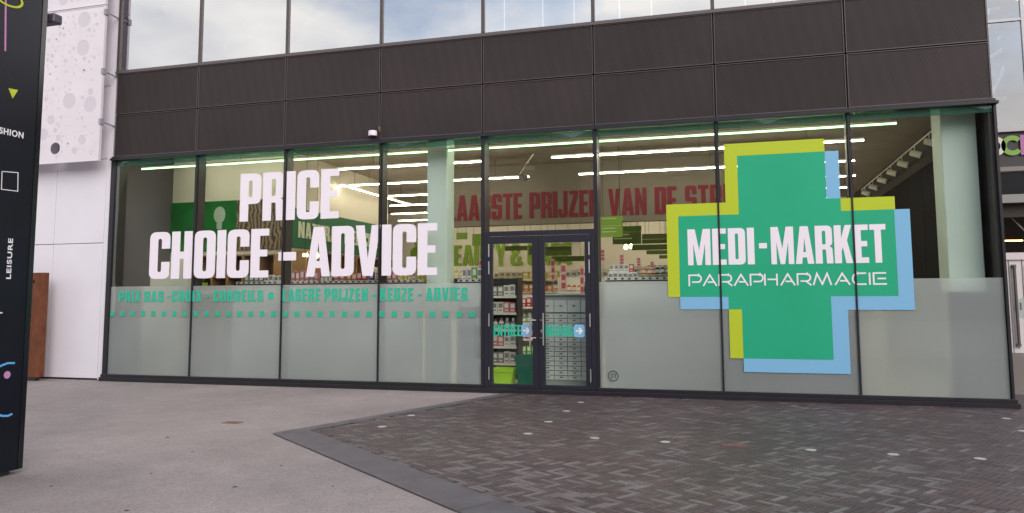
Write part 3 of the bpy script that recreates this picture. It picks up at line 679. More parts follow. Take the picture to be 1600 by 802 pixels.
# ---------------------------------------------------------------- left part of the shop: poster, banner
pe = empty('wall_poster', (1.2, 1.88, 3.1), 'green wall poster with pale bulb shape beside a photo of tree bark', 'poster')
pz0, pz1 = 2.62, 3.735
B(-.27, 1.62, 1.86, 1.90, pz0, pz1).build('green_field', mat('poster_green', (.012, .16, .028), .5, 0, .3, .45, 1.1), pe)
m_ = mat('bark_photo', (.15, .10, .06), .6); t_ = m_.node_tree; b_ = t_.nodes['Principled BSDF']; tcn = N(t_, 'ShaderNodeTexCoord')
wv = N(t_, 'ShaderNodeTexWave'); wv.inputs['Scale'].default_value = 3.2; wv.inputs['Distortion'].default_value = 9; wv.inputs['Detail'].default_value = 4
cr2 = N(t_, 'ShaderNodeValToRGB'); cr2.color_ramp.elements[0].color = (.05, .03, .018, 1); cr2.color_ramp.elements[1].color = (.30, .22, .14, 1)
t_.links.new(tcn.outputs['Object'], wv.inputs['Vector']); t_.links.new(wv.outputs['Fac'], cr2.inputs[0]); t_.links.new(cr2.outputs[0], b_.inputs['Base Color'])
B(1.621, 2.85, 1.86, 1.90, pz0, pz1).build('bark_photo', m_, pe)
q = aty(423, 333, 1.84)
bl = MB().poly([[(1.18+.15*math.cos(a*math.pi/10), 3.42+.19*math.sin(a*math.pi/10)) for a in range(20)]], FY(1.852), .006); bl.poly([[(1.12, 3.1), (1.24, 3.1), (1.25, 3.235), (1.11, 3.235)]], FY(1.852), .006)
bl.build('bulb_shape', mat('pale_bulb_print', (.40, .50, .40), .6), pe)
gl_ = MB()
for i in range(46):
    a = R.uniform(.05, 1.5); h = R.uniform(.12, .42); w0 = R.uniform(.03, .07)
    gl_.face([(a-w0, 1.853-i*.0001, pz0+.01), (a+w0, 1.853-i*.0001, pz0+.01), (a+R.uniform(-.08, .08), 1.853-i*.0001, pz0+h)])
gl_.build('leaf_print', mat('leaf_print', (.035, .22, .03), .6, 0, .3, .4, 6), pe)
be = empty('wall_banner', (2.93, 4, 3.1), 'dark green banner reading NATURAL MEDICINE STORE along the receding wall', 'banner')
B(2.905, 2.93, 2.05, 6.95, 2.66, 3.54).build('board', GSIGN, be)
letters('NATURAL MEDICINE', 2.25, 6.3, 2.90, 3.26, lambda u, v, d: (2.945-d, u, v), .012, PALEL, be, .06, .3)
# brown wooden shelving under the poster and along the banner wall
def wood_rack(x0, x1, y0, y1, z1, nx, label, along='x'):
    e = empty('wooden_rack', ((x0+x1)/2, y0, 0), label, 'shelving')
    fr_ = MB(); n = nx
    if along == 'x':
        B(x0, x1, y1-.02, y1, 0, z1).build('back_panel', WOOD, e)
        for i in range(n+1): xx = x0+(x1-x0)*i/n; fr_.box(xx-.02, xx+.02, y0, y1-.021, 0, z1)
        for z in (.4, .8, 1.2, 1.6, 2.0, z1-.03): 
            for i in range(n): fr_.box(x0+(x1-x0)*i/n+.0205, x0+(x1-x0)*(i+1)/n-.0205, y0+.01, y1-.021, z, z+.03)
    else:
        B(x0, x0+.02, y0, y1, 0, z1).build('back_panel', WOOD, e)
        for i in range(n+1): yy = y0+(y1-y0)*i/n; fr_.box(x0+.021, x1, yy-.02, yy+.02, 0, z1)
        for z in (.4, .8, 1.2, 1.6, 2.0, z1-.03):
            for i in range(n): fr_.box(x0+.021, x1-.01, y0+(y1-y0)*i/n+.0205, y0+(y1-y0)*(i+1)/n-.0205, z, z+.03)
    fr_.build('frame', mat('light_wood', (.34, .20, .09), .6, 0, .3, .2, 5), e)
wood_rack(.9, 2.84, 1.5, 1.85, 2.50, 5, 'brown wooden shelving under the green poster')
wood_rack(2.91, 3.25, 2.1, 6.8, 2.60, 6, 'brown wooden shelving along the wall below the green banner', 'y')
# low pale unit + fire sign on the left side wall
tag(B(-.345, -.335, .68, .88, 2.33, 2.52).build('fire_sign', mat('fire_red', (.42, .02, .015), .5)), 'small red fire sign on the pale wall at the far left of the shop', 'sign')
tag(B(-.30, .85, 1.3, 1.6, 0, 2.12).build('counter_unit', WALLG), 'plain pale cabinet in the left corner behind the glass', 'cabinet')
# potted plants among the letters
def plant(x, y, z, label):
    e = empty('potted_plant', (x, y, z), label, 'plant', 'small plants behind the word CHOICE')
    MB().lathe(x, y, [(.07, z), (.10, z+.16), (.105, z+.17)], 12).build('pot', mat('lime_pot', (.32, .5, .03), .5), e)
    lf = MB()
    for i in range(26):
        a = R.uniform(0, 6.28); h = R.uniform(.15, .42); r_ = R.uniform(.05, .2); w0 = .018
        b0 = Vector((x, y, z+.16)); t1 = b0+Vector((math.cos(a)*r_, math.sin(a)*r_, h)); sd_ = Vector((-math.sin(a), math.cos(a), 0))*w0; mi_ = b0.lerp(t1, .5)+Vector((0, 0, .04))
        lf.face([b0, mi_+sd_, t1, mi_-sd_])
    lf.build('foliage', mat('leaf_green', (.07, .22, .02), .6), e)
plant(1.35, 1.15, 1.72, 'small lime plant behind the letters HO of CHOICE'); plant(2.55, 1.15, 1.72, 'small lime plant behind the letters CE of CHOICE')
tag(B(1.05, 2.9, 1.0, 1.3, 1.66, 1.715).build('ledge_board', SHELFW), 'thin white board carrying the small plants', 'shelf')

# ---------------------------------------------------------------- shelving with goods
CM = {}
def pm(n, c, r=.45):
    if n not in CM: CM[n] = mat('goods_'+n, c, r, 0, .4)
    return CM[n]
pal = {'white': (.72, .70, .66), 'pink': (.55, .20, .22), 'red': (.45, .03, .03), 'orange': (.60, .16, .02), 'blue': (.03, .07, .32), 'grey': (.22, .23, .22), 'yellow': (.62, .52, .06), 'green': (.12, .40, .06), 'black': (.015, .015, .015), 'cream': (.66, .56, .36), 'brown': (.12, .05, .025), 'teal': (.05, .25, .22)}
PMESH = {}
def goods(kind, colr, w0, d0, h0):
    """mesh data for one packet / bottle, origin at the bottom centre"""
    key = (kind, colr, round(w0, 3), round(h0, 3))
    if key in PMESH: return PMESH[key]
    m = MB()
    if kind == 'packet':
        m.box(-w0/2, w0/2, -d0/2, d0/2, 0, h0); m.cur = 1
        m.box(-w0*.36, w0*.36, -d0/2-.0015, -d0/2+.001, h0*.45, h0*.86); m.box(-w0*.30, w0*.30, -d0/2-.0015, -d0/2+.001, h0*.14, h0*.26)
    else:
        m.lathe(0, 0, [(w0*.42, 0), (w0*.45, h0*.05), (w0*.45, h0*.62), (w0*.2, h0*.76)], 10); m.cur = 1
        m.lathe(0, 0, [(w0*.21, h0*.765), (w0*.21, h0)], 8)
        m.lathe(0, 0, [(w0*.46, h0*.15), (w0*.46, h0*.5)], 10)
    a = pm(colr, pal[colr]); b = pm('white', pal['white']) if colr not in ('white', 'cream') else pm('grey', pal['grey'])
    me_ = bpy.data.meshes.new(kind); me_.from_pydata(m.v, [], m.f); me_.materials.append(a); me_.materials.append(b)
    me_.polygons.foreach_set('material_index', m.mi); me_.update(); PMESH[key] = me_; return me_
def row(kind, cols, x0, x1, y, z, w0, h0, label, group, d0=.07, axis='x', jit=.06):
    n = max(1, int((x1-x0)/(w0*1.06))); 
    for i in range(n):
        c = cols[min(len(cols)-1, int(i*len(cols)/n))] if len(cols) > 1 else cols[0]
        hh = h0*(1+R.choice([-jit, 0, jit])); u = x0+(i+.5)*(x1-x0)/n
        o = bpy.data.objects.new({'packet': 'packet', 'bottle': 'bottle'}[kind], goods(kind, c, w0, d0, hh)); COL.objects.link(o)
        if axis == 'x': o.location = (u, y+R.uniform(-.008, .008), z); o.rotation_euler.z = R.uniform(-.05, .05)
        else: o.location = (y, u, z); o.rotation_euler.z = math.pi/2 if axis == '+x' else -math.pi/2
        tag(o, label.replace('#', c), kind, group)
def gondola(x0, x1, y0, y1, zs, label, m=SHELFW, top=None):
    e = empty('shop_shelf', ((x0+x1)/2, y0, 0), label, 'shelf unit')
    z1 = top or zs[-1]+.35
    B(x0, x1, y1-.03, y1, 0, z1).build('back_panel', m, e)
    for xx in (x0, x1-.03): B(xx, xx+.03, y0, y1-.031, 0, z1).build('side_panel', m, e)
    for z in zs:
        b_o = B(x0+.031, x1-.031, y0+.02, y1-.031, z-.03, z).build('shelf_board', m, e)
        B(x0+.031, x1-.031, y0, y0+.019, z-.045, z).build('price_rail', SHELFW, b_o)
    return e
def low_unit(x0, x1, label):
    e = empty('window_shelf', ((x0+x1)/2, .8, 0), label, 'shelf unit')
    B(x0, x1, .64, .66, 0, 1.80).build('back_panel', mat('unit_back', (.55, .56, .53), .6), e)
    B(x0, x1, .62, 1.05, 1.815, 1.835).build('top_board', SHELFB, e)
    rl = B(x0, x1, .615, .62, 1.838, 1.885).build('price_rail', SHELFW, e)
    dm = MB(); n = int((x1-x0)/.12)
    for i in range(n): dm.box(x0+.04+i*.12, x0+.085+i*.12, .608, .6149, 1.848, 1.875)
    dm.build('price_tags', SHELFB, rl)
low_unit(2.55, 3.62, 'low window display unit behind the letter E of CHOICE'); low_unit(3.66, 6.62, 'long low window display unit behind the word ADVICE')
low_unit(7.30, 7.95, 'short low window display unit between column and door'); low_unit(10.04, 12.9, 'low window display unit between door and cross')
gA = 'goods on the window unit behind ADVICE'
row('packet', ['grey', 'white'], 2.65, 3.55, .78, 1.84, .10, .17, '# packet on the window unit behind the letter E of CHOICE', 'goods behind CHOICE')
row('packet', ['pink'], 3.72, 4.33, .78, 1.84, .085, .25, 'tall # packet behind the first A of ADVICE', gA)
row('bottle', ['grey'], 4.36, 4.62, .78, 1.84, .07, .23, '# bottle behind the first A of ADVICE', gA)
row('packet', ['pink'], 4.66, 4.92, .78, 1.84, .085, .22, 'short # packet left of the orange ones behind ADVICE', gA)
row('packet', ['orange', 'red'], 4.95, 5.38, .78, 1.84, .10, .20, '# packet behind the letter D of ADVICE', gA)
row('packet', ['blue'], 5.40, 5.56, .78, 1.84, .08, .23, 'dark # packet behind the letter V of ADVICE', gA)
row('packet', ['red', 'pink'], 5.58, 6.02, .78, 1.84, .09, .20, '# packet behind the letters VI of ADVICE', gA)
row('packet', ['yellow', 'cream', 'yellow'], 6.06, 6.60, .78, 1.84, .075, .26, '# packet behind the letters CE of ADVICE', gA)
row('packet', ['white', 'green', 'white', 'pink'], 7.33, 7.93, .78, 1.84, .085, .27, '# packet on the unit between column and door', 'goods between column and door')
gB = 'goods on the window unit left of the cross'
row('packet', ['white'], 10.08, 10.60, .74, 1.84, .075, .13, 'small # packet in the lower layer left of the orange tubs', gB)
row('packet', ['white', 'white', 'red'], 10.08, 10.52, .86, 1.985, .075, .13, '# packet in the upper layer left of the orange tubs', gB)
B(10.06, 10.56, .80, .93, 1.84, 1.983).build('riser', SHELFW, SH)
row('packet', ['cream'], 10.62, 11.10, .74, 1.84, .095, .09, '# box under the orange tubs and dark bottles', gB)
row('packet', ['cream'], 10.62, 12.8, .86, 1.84, .095, .10, '# box in the back layer under the dark bottles', gB)
row('bottle', ['orange'], 10.62, 10.86, .85, 1.945, .11, .13, '# tub on cream boxes left of the cross', gB)
row('bottle', ['black'], 10.88, 12.7, .85, 1.945, .085, .16, '# bottle on cream boxes beside the lime edge of the cross', gB)

DKB = mat('dark_backing', (.05, .05, .055), .7)
tag(B(12.06, 13.95, .07, .09, .0, 1.30).build('backing_board', mat('grey_backing', (.16, .16, .17), .7)), 'dark grey board blurred behind the frosted glass under the cross', 'board')
tag(MB().box(15.24, 15.93, .032, .30, 0, 1.60).build('low_cabinet', DKB, bevel=.01), 'dark cabinet blurred behind the frosted glass at the right corner', 'cabinet')
tag(B(.11, .42, .05, .50, 0, 1.35).build('low_cabinet', DKB, bevel=.01), 'dark cabinet blurred behind the frosted glass in the left corner', 'cabinet')
e = empty('blue_stack', (7.72, .2, 0), 'stack of bluish boxes blurred behind the frosted glass left of the door', 'boxes')
for k in range(4): B(7.50, 7.93, .12, .40, .16+k*.34, .16+k*.34+.20).build('box', mat('dull_blue', (.10, .20, .26), .6), e)
for xx in (7.5, 7.9): B(xx, xx+.03, .14, .38, 0, 1.5).build('upright', SHELFW, e)

# tall shelves behind, seen through the doors and above the frosting
def filled(x0, x1, y0, y1, zs, label, m=SHELFW, top=None, cols=None, gname='', sz=.085):
    gondola(x0, x1, y0, y1, zs, label, m, top)
    for i, z in enumerate(zs):
        c = cols[i % len(cols)]; kd = 'bottle' if i % 3 == 2 else 'packet'
        row(kd, c, x0+.06, x1-.06, y0+.09, z+.001, sz, .20, '# %s on shelf %s of the %s' % (kd, ['one, the lowest,', 'two', 'three', 'four', 'five', 'six'][i], gname), 'goods on the '+gname, .09)
filled(7.62, 8.22, 1.45, 1.80, [.30, .62, .94, 1.26, 1.58], 'narrow black shelf tower just inside the left door leaf', SHELFB, 1.92, [['grey', 'white'], ['pink', 'white'], ['white', 'grey'], ['white', 'pink'], ['grey', 'white']], 'narrow black tower', .11)
filled(7.35, 8.62, 4.2, 4.6, [.25, .62, .98, 1.34], 'white shelf behind the left door leaf with red goods', SHELFW, 1.62, [['green', 'red'], ['red', 'pink', 'red'], ['green', 'orange'], ['red', 'red', 'brown']], 'white shelf behind the left door', .10)
filled(4.9, 8.9, 8.6, 9.0, [.5, .95, 1.35, 1.72, 2.08], 'wide cream shelf in the depth of the shop behind the doors', SHELFW, 2.36, [['cream'], ['yellow', 'cream'], ['cream', 'white', 'yellow'], ['yellow', 'orange', 'cream'], ['cream', 'yellow', 'white']], 'wide rear shelf', .16)
filled(9.2, 12.6, 8.3, 8.7, [.9, 1.35, 1.75, 2.10], 'rear shelf seen past the grey drawers', SHELFW, 2.4, [['brown', 'cream'], ['orange', 'brown'], ['orange', 'cream', 'brown'], ['brown', 'black', 'cream']], 'rear shelf right of the door', .18)
filled(8.3, 9.9, 4.6, 5.0, [.9, 1.30, 1.68], 'shelf with orange and brown packs above the grey drawers', SHELFW, 2.02, [['cream', 'brown'], ['orange', 'brown'], ['orange', 'cream', 'brown']], 'shelf above the grey drawers', .11)
filled(3.2, 6.4, 5.4, 5.8, [1.4, 1.75, 2.08], 'shelf between the banner wall and the column', SHELFW, 2.36, [['red', 'pink'], ['red', 'orange', 'blue'], ['pink', 'white', 'yellow']], 'shelf behind the ADVICE windows', .18)
filled(12.9, 15.2, 5.4, 5.8, [1.4, 1.75], 'shelf standing before the black wall at the right', SHELFW, 1.98, [['white', 'green'], ['white', 'teal']], 'shelf by the black wall', .14)
# grey cabinet of little drawers
e = empty('drawer_cabinet', (9.4, .75, 0), 'grey cabinet of many shallow drawers behind the right door leaf', 'cabinet')
cx0, cx1, cy0 = 8.86, 9.86, .62
B(cx0, cx1, cy0+.02, cy0+.42, 0, 1.58).build('carcass', mat('cabinet_grey', (.28, .31, .30), .5), e)
nr, nc = 15, 4
for r_ in range(nr):
    for c in range(nc):
        w0 = (cx1-cx0-.04)/nc; h0 = .072 if r_ < nr-1 else .21
        x0 = cx0+.02+c*w0; z0 = .10+r_*.083+(0 if r_ < nr-1 else .02)
        jy = R.uniform(0, .03)
        dr = B(x0+.004, x0+w0-.006, cy0-jy, cy0+.019, z0, z0+h0).build('drawer', GREYD, e)
        MB().box(x0+w0*.40, x0+w0*.40+.05, cy0-jy-.012, cy0-jy-.0005, z0+h0*.5, z0+h0*.5+.014).build('pull', mat('pull_dark', (.07, .075, .075), .5), dr)
B(cx0-.01, cx1+.01, cy0-.03, cy0+.44, 1.581, 1.605).build('top', GREYD, e)
tag(MB().lathe(9.72, .85, [(.09, 1.606), (.105, 1.68), (.09, 1.76), (.04, 1.79)], 16).build('black_jar', SHELFB, smooth=True), 'black rounded container on top of the grey drawer cabinet', 'container')
# promo cards
def card(x, y, z0, z1, wd, label, red=True):
    e = empty('promo_card', (x, y, z0), label, 'card', 'promotion cards on shelves')
    B(x-wd/2, x+wd/2, y, y+.008, z0, z1).build('sheet', mat('card_pink', (.58, .40, .38), .6), e)
    k = MB(); h = z1-z0
    for a, b in ((.70, .92), (.40, .60), (.10, .30)): k.box(x-wd*.36, x+wd*.36, y-.003, y-.0005, z0+h*a, z0+h*b)
    k.build('print', mat('card_red', (.38, .07, .09), .6), e)
    MB().bar((x, y+.015, 0), (x, y+.015, z0+.05), .008, 6).build('stand', STEEL, e)
for px0, px1, py0, py1, Y, l in ((799, 813, 446, 470, 3.0, 'upper pink card on a stand behind the left door leaf'), (800, 813, 472, 497, 3.02, 'lower pink card on a stand behind the left door leaf'), (876, 885, 412, 455, 3.6, 'tall pink card behind the right door leaf'),
                           (906, 913, 416, 462, 3.4, 'pink card at the right edge of the right door glass'), (938, 945, 390, 408, 3.0, 'pink card right beside the door frame post'), (968, 975, 398, 414, 2.6, 'pink card above the white packets right of the door'),
                           (995, 1001, 403, 416, 2.6, 'small pink card above the orange tubs'), (1016, 1022, 409, 418, 2.6, 'small brown card above the dark bottles'), (748, 754, 405, 435, 1.4, 'pink card left of the door frame'), (861, 867, 405, 440, 6.0, 'narrow pink card in the middle of the shop')):
    a = aty(px0, py0, Y); b = aty(px1, py1, Y); card((a.x+b.x)/2, Y, b.z, a.z, b.x-a.x, l)
# hanging sign boards
def board(px0, px1, py0, py1, Y, m, label, lines=2):
    a = aty(px0, py0, Y); b = aty(px1, py1, Y)
    e = empty('aisle_sign', ((a.x+b.x)/2, Y, b.z), label, 'sign board', 'green boards hanging over the aisles')
    B(a.x, b.x, Y, Y+.02, b.z, a.z).build('board', m, e)
    if lines:
        k = MB(); h = (a.z-b.z)
        for i in range(lines): k.box(a.x+(b.x-a.x)*.06, a.x+(b.x-a.x)*R.uniform(.5, .75), Y-.004, Y-.0005, a.z-h*(.16+.32*i)-h*.10, a.z-h*(.16+.32*i))
        k.build('print', mat('sign_print', (.42, .52, .25), .6), e)
    cd = MB()
    for f in (.12, .88): cd.bar((a.x+(b.x-a.x)*f, Y+.01, a.z), (a.x+(b.x-a.x)*f, Y+.01, CZ-.005), .004, 4)
    cd.build('wire', SHELFB, e)
for b_ in ((938, 973, 339, 352, 3.4, LSIGN, 'bright lime board right of the door, the uppermost', 1), (938, 973, 353.5, 370, 3.4, LSIGN, 'bright lime board right of the door, directly under the uppermost', 2),
           (960, 1002, 354, 362, 5.6, LSIGN, 'green board behind the lime ones, upper', 0), (957, 1002, 363.5, 381, 5.6, OSIGN, 'green board behind the lime ones, lower', 2),
           (1003, 1046, 366, 373, 7.0, OSIGN, 'olive board left of the cross, upper', 0), (1003, 1046, 374.5, 380, 7.2, OSIGN, 'olive board left of the cross, second from above', 0), (987, 1046, 383, 390, 8.2, OSIGN, 'wide olive board left of the cross, third from above', 0),
           (1010, 1046, 391.5, 397, 9.4, OSIGN, 'olive board left of the cross, fourth from above', 0), (1030, 1046, 399, 404, 10.4, OSIGN, 'smallest olive board left of the cross', 0),
           (789, 824, 385, 391.5, 6.4, OSIGN, 'olive board over the left door leaf', 0), (826, 848, 384, 398, 7.2, OSIGN, 'olive board over the meeting of the door leaves', 0), (850, 893, 386, 399, 6.6, OSIGN, 'green board in the top of the right door glass', 0), (862, 913, 401, 408, 7.6, OSIGN, 'olive board in the top of the right door glass, lower', 0),
           (713, 730, 364, 374, 8.0, LSIGN, 'lime board above the letter E right of the left column', 0), (738, 754, 366, 384, 8.0, LSIGN, 'lime board above the letter A left of the door', 0)):
    board(*b_)
e = empty('lime_disc_sign', (4, 9, 3), 'lime green round sign shapes left of the pale column behind the letter E', 'sign')
for px, py, r_ in ((655, 380, .17), (650, 396, .20)):
    q = aty(px, py, 9.5+.1*(r_ > .18)); MB().bar((q.x, q.y, q.z), (q.x, q.y+.03, q.z), r_, 20).build('disc', LIMET, e)
q0, q1 = aty(772, 424, 12.5), aty(830, 433, 12.5)
tag(B(q0.x, q1.x, 12.5, 12.55, q1.z, q0.z).build('header_board', mat('grey_header', (.30, .29, .25), .6)), 'plain grey header board below BEAUTY on the rear shelving', 'sign board')
tag(B(9.6, 11.2, 12.0, 12.1, 2.45, 2.56).build('wall_screen', SHELFB), 'black bar on the cream rear wall above the white packets', 'bar')
# bins by the door
def bin_(x, y, wx, h, m, label):
    e = empty('plastic_bin', (x, y, 0), label, 'bin')
    q = MB(); k = .82; z0 = .004
    def ring(f, z, n): 
        return [(x+sx*wx/2*f, y+sy*wx*.42*f, z) for sx, sy in ((-1, -1), (1, -1), (1, 1), (-1, 1))]
    a, b = ring(k, z0, 0), ring(1, h*.78, 0)
    for i in range(4): j = (i+1) % 4; q.face([a[i], a[j], b[j], b[i]])
    q.face(a[::-1]); q.build('body', m, e)
    q = MB(); a, b = ring(1.07, h*.78, 0), ring(1.10, h, 0); c = ring(.98, h, 0); dd = ring(.9, h*.5, 0)
    for i in range(4): j = (i+1) % 4; q.face([a[i], a[j], b[j], b[i]]); q.face([b[i], b[j], c[j], c[i]]); q.face([c[i], c[j], dd[j], dd[i]])
    q.face(dd); q.build('rim', m, e)
bin_(8.24, .50, .36, .30, mat('lime_plastic', (.38, .68, .04), .4), 'light green plastic bin low behind the left door glass')
bin_(8.66, .62, .42, .52, mat('dark_green_plastic', (.008, .14, .08), .35), 'dark green plastic bin low behind the left door glass')

# ---------------------------------------------------------------- building on the left: white cladding and bubble screen
LBD = empty('clad_building', (-3, .2, 0), 'white panelled building at the left of the shop', 'building')
B(-9.0, -.13, .12, 6, GZ, 12).build('core', mat('core_grey', (.12, .11, .12), .8), LBD)
xs_ = [-9, -6.9, -4.8, -1.50, -.215]; zs_ = [GZ+.03, 2.70, 4.45, 6.0, 8.4, 12]
for a in range(4):
    for b in range(5):
        B(xs_[a]+.006, xs_[a+1]-.006, .03, .11, zs_[b]+.006, zs_[b+1]-.006).build('cladding_panel', CLAD, LBD, bevel=.004)
B(-.205, -.135, .02, .115, GZ+.01, 12).build('corner_trim', CLAD, LBD, bevel=.004)
B(-.13, -.065, .01, .11, GZ+.01, 12).build('corner_trim', CLAD, LBD, bevel=.004)
B(-9, -.215, .05, .11, GZ+.003, GZ+.028).build('plinth', DARK, LBD)
# bubble-perforated screen panels on brackets
SE = empty('perforated_screen', (-1, -.35, 4.4), 'white metal screen cut with round bubbles, mounted before the white cladding', 'screen')
SX0, SX1, SYY = -2.6, -.10, -.33
def screen_panel(z0, z1, seed):
    Rr = random.Random(seed); cs = []; tries = 0
    while len(cs) < 270 and tries < 9000:
        tries += 1
        r_ = Rr.choice([.165, .125, .10, .07, .05, .038, .028, .022, .022, .018, .018]) if len(cs) < 80 else Rr.choice([.045, .03, .022, .018, .015, .013])
        x = Rr.uniform(SX0+.07+r_, SX1-.06-r_); z = Rr.uniform(z0+.05+r_, z1-.05-r_)
        if all((x-a)**2+(z-b)**2 > (r_+c+.014)**2 for a, b, c in cs): cs.append((x, z, r_))
    loops = [[(SX0, z0), (SX1, z0), (SX1, z1), (SX0, z1)]]; ringm = MB()
    for x, z, r_ in cs:
        n = 20 if r_ > .06 else 10
        loops.append([(x+r_*math.cos(2*math.pi*i/n), z-r_*math.sin(2*math.pi*i/n)) for i in range(n)])
    pm_ = MB().poly(loops, FY(SYY), .004)
    # most bubbles keep a thin membrane set back in the sheet, a few are open
    pm_.cur = 1
    for x, z, r_ in cs:
        if Rr.random() < .90:
            n = 20 if r_ > .06 else 10
            pm_.face([(x+r_*1.0*math.cos(2*math.pi*i/n), SYY+.0035, z+r_*1.0*math.sin(2*math.pi*i/n)) for i in range(n)])
    p_ = pm_.build('screen_panel', [CLAD2, mat('membrane', (.60, .57, .61), .6, 0, .3)], SE)
    f = MB().box(SX1, SX1+.02, SYY-.01, SYY+.05, z0, z1).box(SX0, SX1+.02, SYY-.01, SYY+.05, z0-.016, z0-.001).box(SX0, SX1+.02, SYY-.01, SYY+.05, z1+.001, z1+.016)
    f.build('rim', CLAD2, p_)
screen_panel(4.36, 7.58, 3); screen_panel(7.63, 10.6, 5)
GR = mat('bracket_grey', (.30, .29, .33), .5)
bk = MB()
for z in (7.45, 6.2, 5.15, 8.3):
    e_ = MB().bar((SX1+.03, SYY+.02, z), (-.06, .02, z-.03), .016, 8); e_.box(SX1-.01, SX1+.05, SYY-.02, SYY+.07, z-.06, z+.06); e_.build('bracket', GR, SE)
# rusty gate panel
RG = empty('rusty_panel', (-1.8, -.3, GZ), 'rust brown steel panel with perforated sheet leaning beside the white wall', 'panel')
rx0, rx1 = -3.2, -1.23; ry = -.42
rz1 = aty(72, 426, ry).z; 
RW = .22
MB().box(rx1-RW, rx1, ry, ry+.14, GZ+.07, rz1).box(rx0, rx0+RW, ry, ry+.14, GZ+.07, rz1).box(rx0+RW+.001, rx1-RW-.001, ry, ry+.14, rz1-.16, rz1).box(rx0+RW+.001, rx1-RW-.001, ry, ry+.14, GZ+.07, .45).build('frame', RUST, RG, bevel=.006)
pl = [[(rx0+RW, .45), (rx1-RW, .45), (rx1-RW, rz1-.16), (rx0+RW, rz1-.16)]]
xx = rx1-RW-.05
ix = 0
while xx > rx1-RW-.75:
    z = .55
    while z < rz1-.24:
        if R.random() < min(1, max(.05, (z-.3)/1.3)): r_ = .014; pl.append([(xx+r_*math.cos(a), z-r_*math.sin(a)) for a in (.4, 1.97, 3.54, 5.11)])
        z += .048
    xx -= .048
MB().poly(pl, FY(ry+.07), .004).build('perforated_sheet', RUST, RG)
MB().box(rx0+.1, rx1-.1, ry+.02, ry+.12, GZ, GZ+.069).build('foot', SHELFB, RG)
tag(MB().poly([rnd([(-2.1, -.95, .1), (-1.45, -.85, .1), (-1.38, -.62, .1), (-1.9, -.58, .1)])], lambda u, v, d: (u, v, GZ+.006-d*.5+.001*math.sin(u*40)), .008).build('litter', mat('paper_litter', (.45, .42, .38), .8)), 'scrap of pale litter on the ground at the foot of the rust brown panel', 'litter')

# ---------------------------------------------------------------- black totem at the left edge
TXx = 5.80
TE = empty('sign_totem', (TXx-.12, -7.6, GZ), 'tall black information totem with coloured line symbols at the left edge', 'sign')
b0 = atz(33, 733.5, GZ+.03); b1 = atz(0, 742.5, GZ+.03)
TXx = (b0.x+b1.x)/2
ye = b0.y
tdx = TXx
B(tdx-.26, tdx, ye-1.3, ye, GZ+.04, 5.6).build('body', TOT, TE, bevel=.006)
B(tdx-.22, tdx-.04, ye-1.2, ye-.10, GZ-.01, GZ+.039).build('base', SHELFB, TE)
B(tdx+.0005, tdx+.006, ye-.055, ye-.002, GZ+.045, 5.59).build('edge_strip', mat('totem_edge', (.006, .006, .009), .2), TE)
FX = lambda dd: (lambda u, v, d: (tdx+dd-d, u, v))
def tp(px, py): q = atx(px, py, tdx); return (q.y, q.z)
TW = mat('totem_white', (.75, .75, .78), .5); TP = mat('totem_pink', (.50, .22, .40), .5); TL = mat('totem_lime', (.50, .55, .03), .5); TB = mat('totem_blue', (.10, .38, .72), .5)
def line(pts, wd, m, name): MB().poly([ribbon(pts, wd)], FX(.003), .003).build(name, m, TE)
line([tp(9, -30), tp(8, 80)], .017, TP, 'pink_line')
c = tp(13, -3); MB().poly([[(c[0]+.155*math.cos(a*math.pi/16), c[1]+.082*1.0*math.sin(a*math.pi/16)) for a in range(32)], [(c[0]+.13*math.cos(a*math.pi/16), c[1]+.064*math.sin(a*math.pi/16)) for a in range(32)]], FX(.0065), .003).build('lime_ring', TL, TE)
MB().poly([[tp(13, 138), tp(19.5, 154), tp(28, 141)]], FX(.003), .003).build('lime_triangle', TL, TE)
a, b, c_, d_ = tp(3, 268), tp(28, 270), tp(27.5, 299), tp(2, 296)
line([a, b, c_, d_, a], .007, TW, 'square_outline')
MB().poly([[(lambda k: (tp(11, 586)[0]+.034*math.cos(k), tp(11, 586)[1]+.034*math.sin(k)))(i*math.pi/12) for i in range(24)]], FX(.003), .003).build('pink_dot', TP, TE)
line([tp(-14, 585), tp(-5, 575), tp(3, 571), tp(12, 567.5), tp(23, 567.5)], .018, TB, 'blue_arc')
line([tp(-14, 640), tp(-6, 646), tp(2, 650), tp(12, 650), tp(19, 647)], .018, TB, 'blue_arc')
line([tp(-8, 489), tp(3.5, 489)], .012, TW, 'white_stroke')
def bfont(txt, name, m, parent, mtx, size, thick=.012, off=0.0):
    cu = bpy.data.curves.new(name, 'FONT'); cu.body = txt; cu.size = size; cu.extrude = thick/2; cu.offset = off; cu.space_character = 1.12
    tmp = bpy.data.objects.new(name, cu); COL.objects.link(tmp); bpy.context.view_layer.update()
    me_ = bpy.data.meshes.new_from_object(tmp.evaluated_get(bpy.context.evaluated_depsgraph_get())); bpy.data.objects.remove(tmp)
    me_.transform(mtx); me_.materials.clear(); me_.materials.append(m); o = bpy.data.objects.new(name, me_); COL.objects.link(o)
    o.parent = parent; o.matrix_parent_inverse = Matrix.Translation(-parent.location); return o
